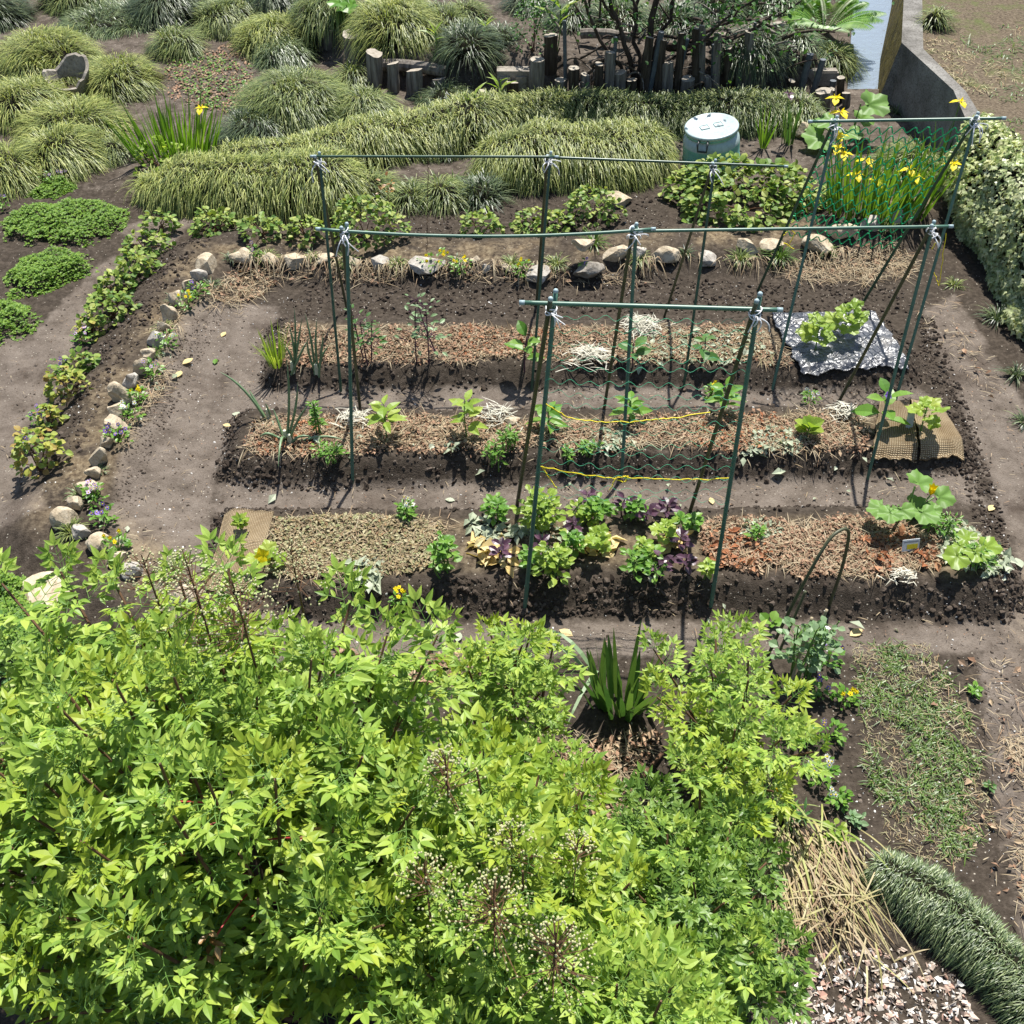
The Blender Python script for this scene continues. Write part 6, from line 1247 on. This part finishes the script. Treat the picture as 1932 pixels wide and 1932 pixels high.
def fallen(u, v, lpx, mat, label):
    p = P(u, v); p[2] = float(HF(p[0], p[1])); s = mpp(p); g = Geo(); g.add(*inst(leaf_t(.6, 4, .12, .1, .5, .8), [(0, 0, .008)], frames([(rng.normal(), rng.normal(), .1)], [0, 0, 1.]), lpx * s * .85)); single('fallen_leaf', label, 'leaf', tuple(p), g, mat, 'fallen leaves on the paths')
for r_ in [(438, 782, 26, PALE_DRY, 'pale fallen leaf on the left path above the brown one'), (437, 806, 20, YELLOW_DRY, 'round tan fallen leaf at the left path junction'), (426, 628, 20, YELLOW_DRY, 'yellowish fallen leaf at the top of the left path'), (345, 690, 28, YELLOW_DRY, 'yellow fallen leaves beside the left stones'), (335, 715, 26, YELLOW_DRY, 'curled yellow leaf lower along the left stones'), (408, 680, 20, VEG, 'green fallen leaf on the left path'), (840, 945, 22, PALE_DRY, 'pale fallen leaf on the path before the middle bed'), (738, 1215, 28, PALE_DRY, 'white oval leaf on the front path'), (868, 1195, 30, PALE_DRY, 'pale green fallen leaf pair on the front path'), (1628, 1187, 36, YELLOW_DRY, 'large pale dry leaf on the front path at right'), (1055, 1190, 34, YELLOW_DRY, 'curled tan leaf on the front path near the iris'), (1345, 952, 22, YELLOW_DRY, 'tan leaf on the path behind the front right leg'), (1915, 1055, 34, PALE_DRY, 'pale crumpled leaf at the right end of the front bed'), (1865, 965, 26, YELLOW_DRY, 'tan dry leaf on the right soil bank'), (700, 1025, 0.1 * 200, LITTER, 'brown leaf on the front clippings'), (855, 1185, 24, YELLOW_DRY, 'brown crumpled leaf behind the pale pair on the front path')]: fallen(*r_)
# pea plant
veg('pea_plant', 'grey green pea plant climbing the canes in front of the front bed', 'vegetable', 1505, 1275, 150, 120, 110, L_ROUND, 19, PEA, STEM_G, stems=9, flowers=(.014, P_WHT))
veg('clover_sprig', 'three round clover like leaves on the front path behind the pea plant', 'plant', 1450, 1185, 20, 50, 6, L_ROUND, 24, VEG, up=.5)
g = Geo(); p = P(1105, 1290); g.add(*blades(np.array([[0, 0, .1], [.02, 0, .12], [.05, 0, .1]]), np.array([[-.6, .5, .5], [-.5, .5, .7], [-.3, -.6, .4]]), np.array([.4, .45, .4]), np.array([.02, .022, .02]), np.array([.6, .7, .5]), 5)); single('bent_iris_leaf', 'pale blue green bent strap leaves left of the front iris', 'plant', tuple(p), g, PEA)
veg('weed', 'bright low weeds beside the withered bundle at the lower right', 'weed', 1570, 1590, 30, 80, 40, L_ROUND, 16, VEG_Y, group='small weeds in the beds', stems=5); veg('weed', 'dark spiky weed below the white pansies', 'weed', 1505, 1555, 40, 60, 26, L_NARROW, 34, VEG_D, group='small weeds in the beds', stems=3); veg('weed', 'small grey green weed on the bare soil right of the pansies', 'weed', 1610, 1545, 22, 46, 22, L_OVAL, 18, PEA, group='small weeds in the beds', stems=3); veg('weed', 'small leafy weed at the right of the grass patch', 'weed', 1835, 1310, 14, 40, 14, L_OVAL, 18, VEG, group='small weeds in the beds', stems=2); veg('weed', 'tiny weed right of the grass patch', 'weed', 1865, 1490, 10, 26, 10, L_OVAL, 14, VEG_D, group='small weeds in the beds')

# ------------------------------------------------------------------ nandina in the foreground
def spray_template(seed, ll=.33):
    r = np.random.default_rng(seed); pos, d, up, sz, tw = [], [], [], [], []
    def rachis(t): return np.array([.03 * math.sin(t * 3 + seed), t, .10 * t - .16 * t * t])
    def cluster(q, ax, n, s):
        a0 = math.atan2(ax[0], ax[1])
        for k in range(n):
            a = a0 + (k - (n - 1) / 2) * r.uniform(.75, 1.05); pos.append(q); d.append((math.sin(a), math.cos(a), r.normal(.0, .18))); up.append((r.normal(0, .25), r.normal(0, .25), 1)); sz.append(s * r.uniform(.75, 1.1) * (1.15 if k == (n - 1) / 2 else .9))
    for t, L in ((.30, .34), (.52, .28), (.74, .20)):
        for sg in (-1, 1):
            ax = np.array([sg * .95, .55 + .2 * t, r.normal(0, .12)]); ax /= np.linalg.norm(ax); q = rachis(t) + ax * L * r.uniform(.8, 1.1); tw.append((rachis(t), q)); cluster(q, ax, 3, ll)
            if L > .25: cluster(rachis(t) + ax * L * .55, (ax[0] * .3, 1, 0), 1, ll * .75)
    cluster(rachis(1.0), (0, 1, 0), 5 if seed % 2 else 3, ll * 1.1); tw.append((rachis(0), rachis(.5))); tw.append((rachis(.5), rachis(1)))
    lv = inst(L_LANCE, np.array(pos), frames(np.array(d), np.array(up)), np.array(sz)); g = Geo()
    for a, b in tw: g.add(*tube([a, (a + b) / 2, b], .0075, 4, False))
    return lv, (np.concatenate(g.V), np.concatenate(g.F))
SPR = [spray_template(k) for k in range(8)]
def nandina(label, base, foot, rad, zt, ncane, nspray, slen, mats, sprays_up=.9, panicles=(), stemmat=STEM_BR, group='nandina shrubs in the foreground', falloff=.35, notch=None, sprigs=()):
    root = thing('nandina_shrub', label, 'shrub', (base[0], base[1], 0), group); r0 = np.array([base[0], base[1], 0]); gl, gy, gs = Geo(), Geo(), Geo()
    for i in range(ncane + len(sprigs)):
        q = math.sqrt((i + .5) / ncane); th = i * 2.39996 + U(-.3, .3); x = foot[0] + rad[0] * q * math.cos(th); y = foot[1] + rad[1] * q * math.sin(th); z = zt * (1 - falloff * q * q) * U(.86, 1.08)
        tip = np.array([x, y, z]) if i < ncane else np.array(sprigs[i - ncane]); b = np.array([base[0] + U(-.12, .12), base[1] + U(-.1, .1), -.03]); c = curve(b, tip, (tip - b) * [.0, .0, 0] + [0, 0, .12 * np.linalg.norm((tip - b)[:2])], 14)
        gs.add(*tube(c - r0, np.linspace(.011, .004, 14), 6)); g_ = gy if rng.random() < .16 else gl
        for j in range(nspray + (6 if i >= ncane else 0)):
            t = 1 - .5 * (j / nspray) ** 1.2; p_ = np.array([np.interp(t, np.linspace(0, 1, 14), c[:, k]) for k in range(3)]) - r0; az = j * 2.39996 + U(-.5, .5); el = ([1.25, .85, .6][j] if j < 3 else .5 - .55 * j / nspray) * sprays_up + U(-.2, .2)
            if notch is not None:
                a_, b_, rr_ = notch; w0 = p_ + r0 - a_; t0 = np.clip(np.dot(w0, b_ - a_) / np.dot(b_ - a_, b_ - a_), 0, 1)
                if np.linalg.norm(w0 - t0 * (b_ - a_)) < rr_: continue
            d = np.array([math.cos(az) * math.cos(el), math.sin(az) * math.cos(el), math.sin(el)]); S = slen * U(.75, 1.15) * (.75 + .25 * min(1, j / 3)); lv, tw = SPR[rng.integers(8)]; R = frames([d], np.array([[0, -.15 if el > .7 else 0, 1.]]))
            g_.add(*inst(lv, [p_], R, S)); gs.add(*inst(tw, [p_], R, S), 1)
    part(root, 'foliage', gl, mats[0]); 
    if gy.V: part(root, 'young_foliage', gy, mats[1])
    part(root, 'canes', gs, [stemmat, STEM_G])
    for (px, py, pz, h, n) in panicles:
        gb, gp = Geo(), Geo(); c = np.array([px, py, pz]) - r0; gp.add(*tube(curve(c - [0, 0, .25], c + [0, 0, h], (0, 0, 0), 6), np.linspace(.005, .002, 6), 5)); k = rng.uniform(0, 1, n); az = U(0, 2 * PI, n); rr = .62 * h * (1 - .75 * k) * U(.4, 1, n) ** .6
        bp = c + np.column_stack([np.cos(az) * rr, np.sin(az) * rr, h * (k + .15 * U(0, 1, n))])
        for m_ in range(0, n, 4): gp.add(*tube([c + [0, 0, h * k[m_] * .9], bp[m_]], .0015, 4, False))
        gb.add(*inst(ICO1, bp, np.repeat(np.eye(3)[None], n, 0), U(.0028, .0044, n)[:, None] * [1, 1, 1.4])); f_ = part(root, 'flower_panicle', gp, STEM_BR); part(f_, 'blossoms', gb, BUD)
    return root
n1 = nandina('largest nandina shrub with a dark trunk filling the lower left', (-.82, 1.55), (-1.08, 1.78), (.95, .70), 1.5, 100, 12, .165, (NAND, NAND_B), panicles=[(-.95, 2.1, 1.5, .28, 200), (-.8, 2.02, 1.52, .26, 170), (-1.15, 2.25, 1.4, .24, 120), (-.7, 2.3, 1.4, .22, 110)], falloff=.4, notch=(np.array([-.78, 1.5, .8]), np.array([-.62, 1.2, 1.5]), .16), sprigs=[(-1.35, 2.4, 1.34), (-1.15, 2.45, 1.34), (-.95, 2.4, 1.42), (-.55, 2.35, 1.3), (-.42, 2.25, 1.25), (-1.7, 2.35, 1.4), (-1.55, 2.45, 1.35), (-.25, 2.25, 1.25), (-1.0, 1.2, 1.3)])
g = Geo(); b = np.array([-.82, 1.55, 0]); pts = np.array([(-.70, 1.42, 0), (-.72, 1.45, .5), (-.76, 1.52, .9), (-.84, 1.66, 1.25), (-.85, 1.68, 1.22), (-.86, 1.7, 1.28)]); tt = np.linspace(0, 1, 20); q = np.column_stack([np.interp(tt, np.linspace(0, 1, 6), pts[:, k]) for k in range(3)]) - b; g.add(*tube(q, np.linspace(.022, .008, 20), 8)); part(n1, 'trunk', g, WD_BARK, True)
g = Geo(); gr_ = Geo()
for i in range(9):
    a = U(0, 2 * PI); z = U(.75, 1.2); c = np.array([np.interp(z, pts[:, 2], pts[:, k]) for k in range(3)]) - b; e = c + np.array([math.cos(a) * .2, math.sin(a) * .16 - .06, U(0, .12)]); g.add(*tube(curve(c, e, (0, 0, .02), 6), .003, 5)); m_ = 5; gr_.add(*inst(L_LANCE, e + rng.normal(0, .02, (m_, 3)), frames(rng.normal(0, 1, (m_, 3)) * [1, 1, .4], [0, 0, 1.]), .045))
part(n1, 'red_twigs', g, STEM_RED, label='bright red side twigs on the trunk'); part(n1, 'bronze_leaves', gr_, NAND_R, label='bronze leaflets on the red twigs')
nandina('middle nandina shrub with many cream flower buds', (.0, 1.4), (-.08, 1.62), (.48, .58), 1.1, 46, 12, .158, (NAND, NAND_B), panicles=[(-.05, 1.35, 1.02, .26, 200), (.12, 1.25, .95, .26, 200), (-.2, 1.75, 1.1, .2, 130), (0.0, 1.55, 1.0, .22, 150), (-.25, 1.45, 1.02, .2, 130), (.2, 1.6, .9, .18, 100)])
def ft(u, v, z): q = at_z(u, v, z); return (q[0], q[1])
nandina('low light green nandina shrub with small leaves right of the front iris', ft(1380, 1480, 0), ft(1375, 1330, .5), (.37, .5), .62, 16, 8, .13, (NAND, NAND_B), falloff=.25)
nandina('small light nandina shrub between the front path and the big ones', ft(960, 1420, 0), ft(960, 1270, .6), (.25, .26), .72, 11, 9, .128, (NAND, NAND_B), falloff=.3)
nandina('dark small leaved nandina shrub at the bottom right of the middle', (.62, 1.55), (.58, 1.72), (.42, .52), .52, 40, 10, .13, (NAND_D, NAND), falloff=.2)
nandina('nandina shrub with bright leaves cut by the bottom edge', (.25, 1.15), (.25, 1.25), (.42, .3), .85, 26, 12, .15, (NAND, NAND_B))
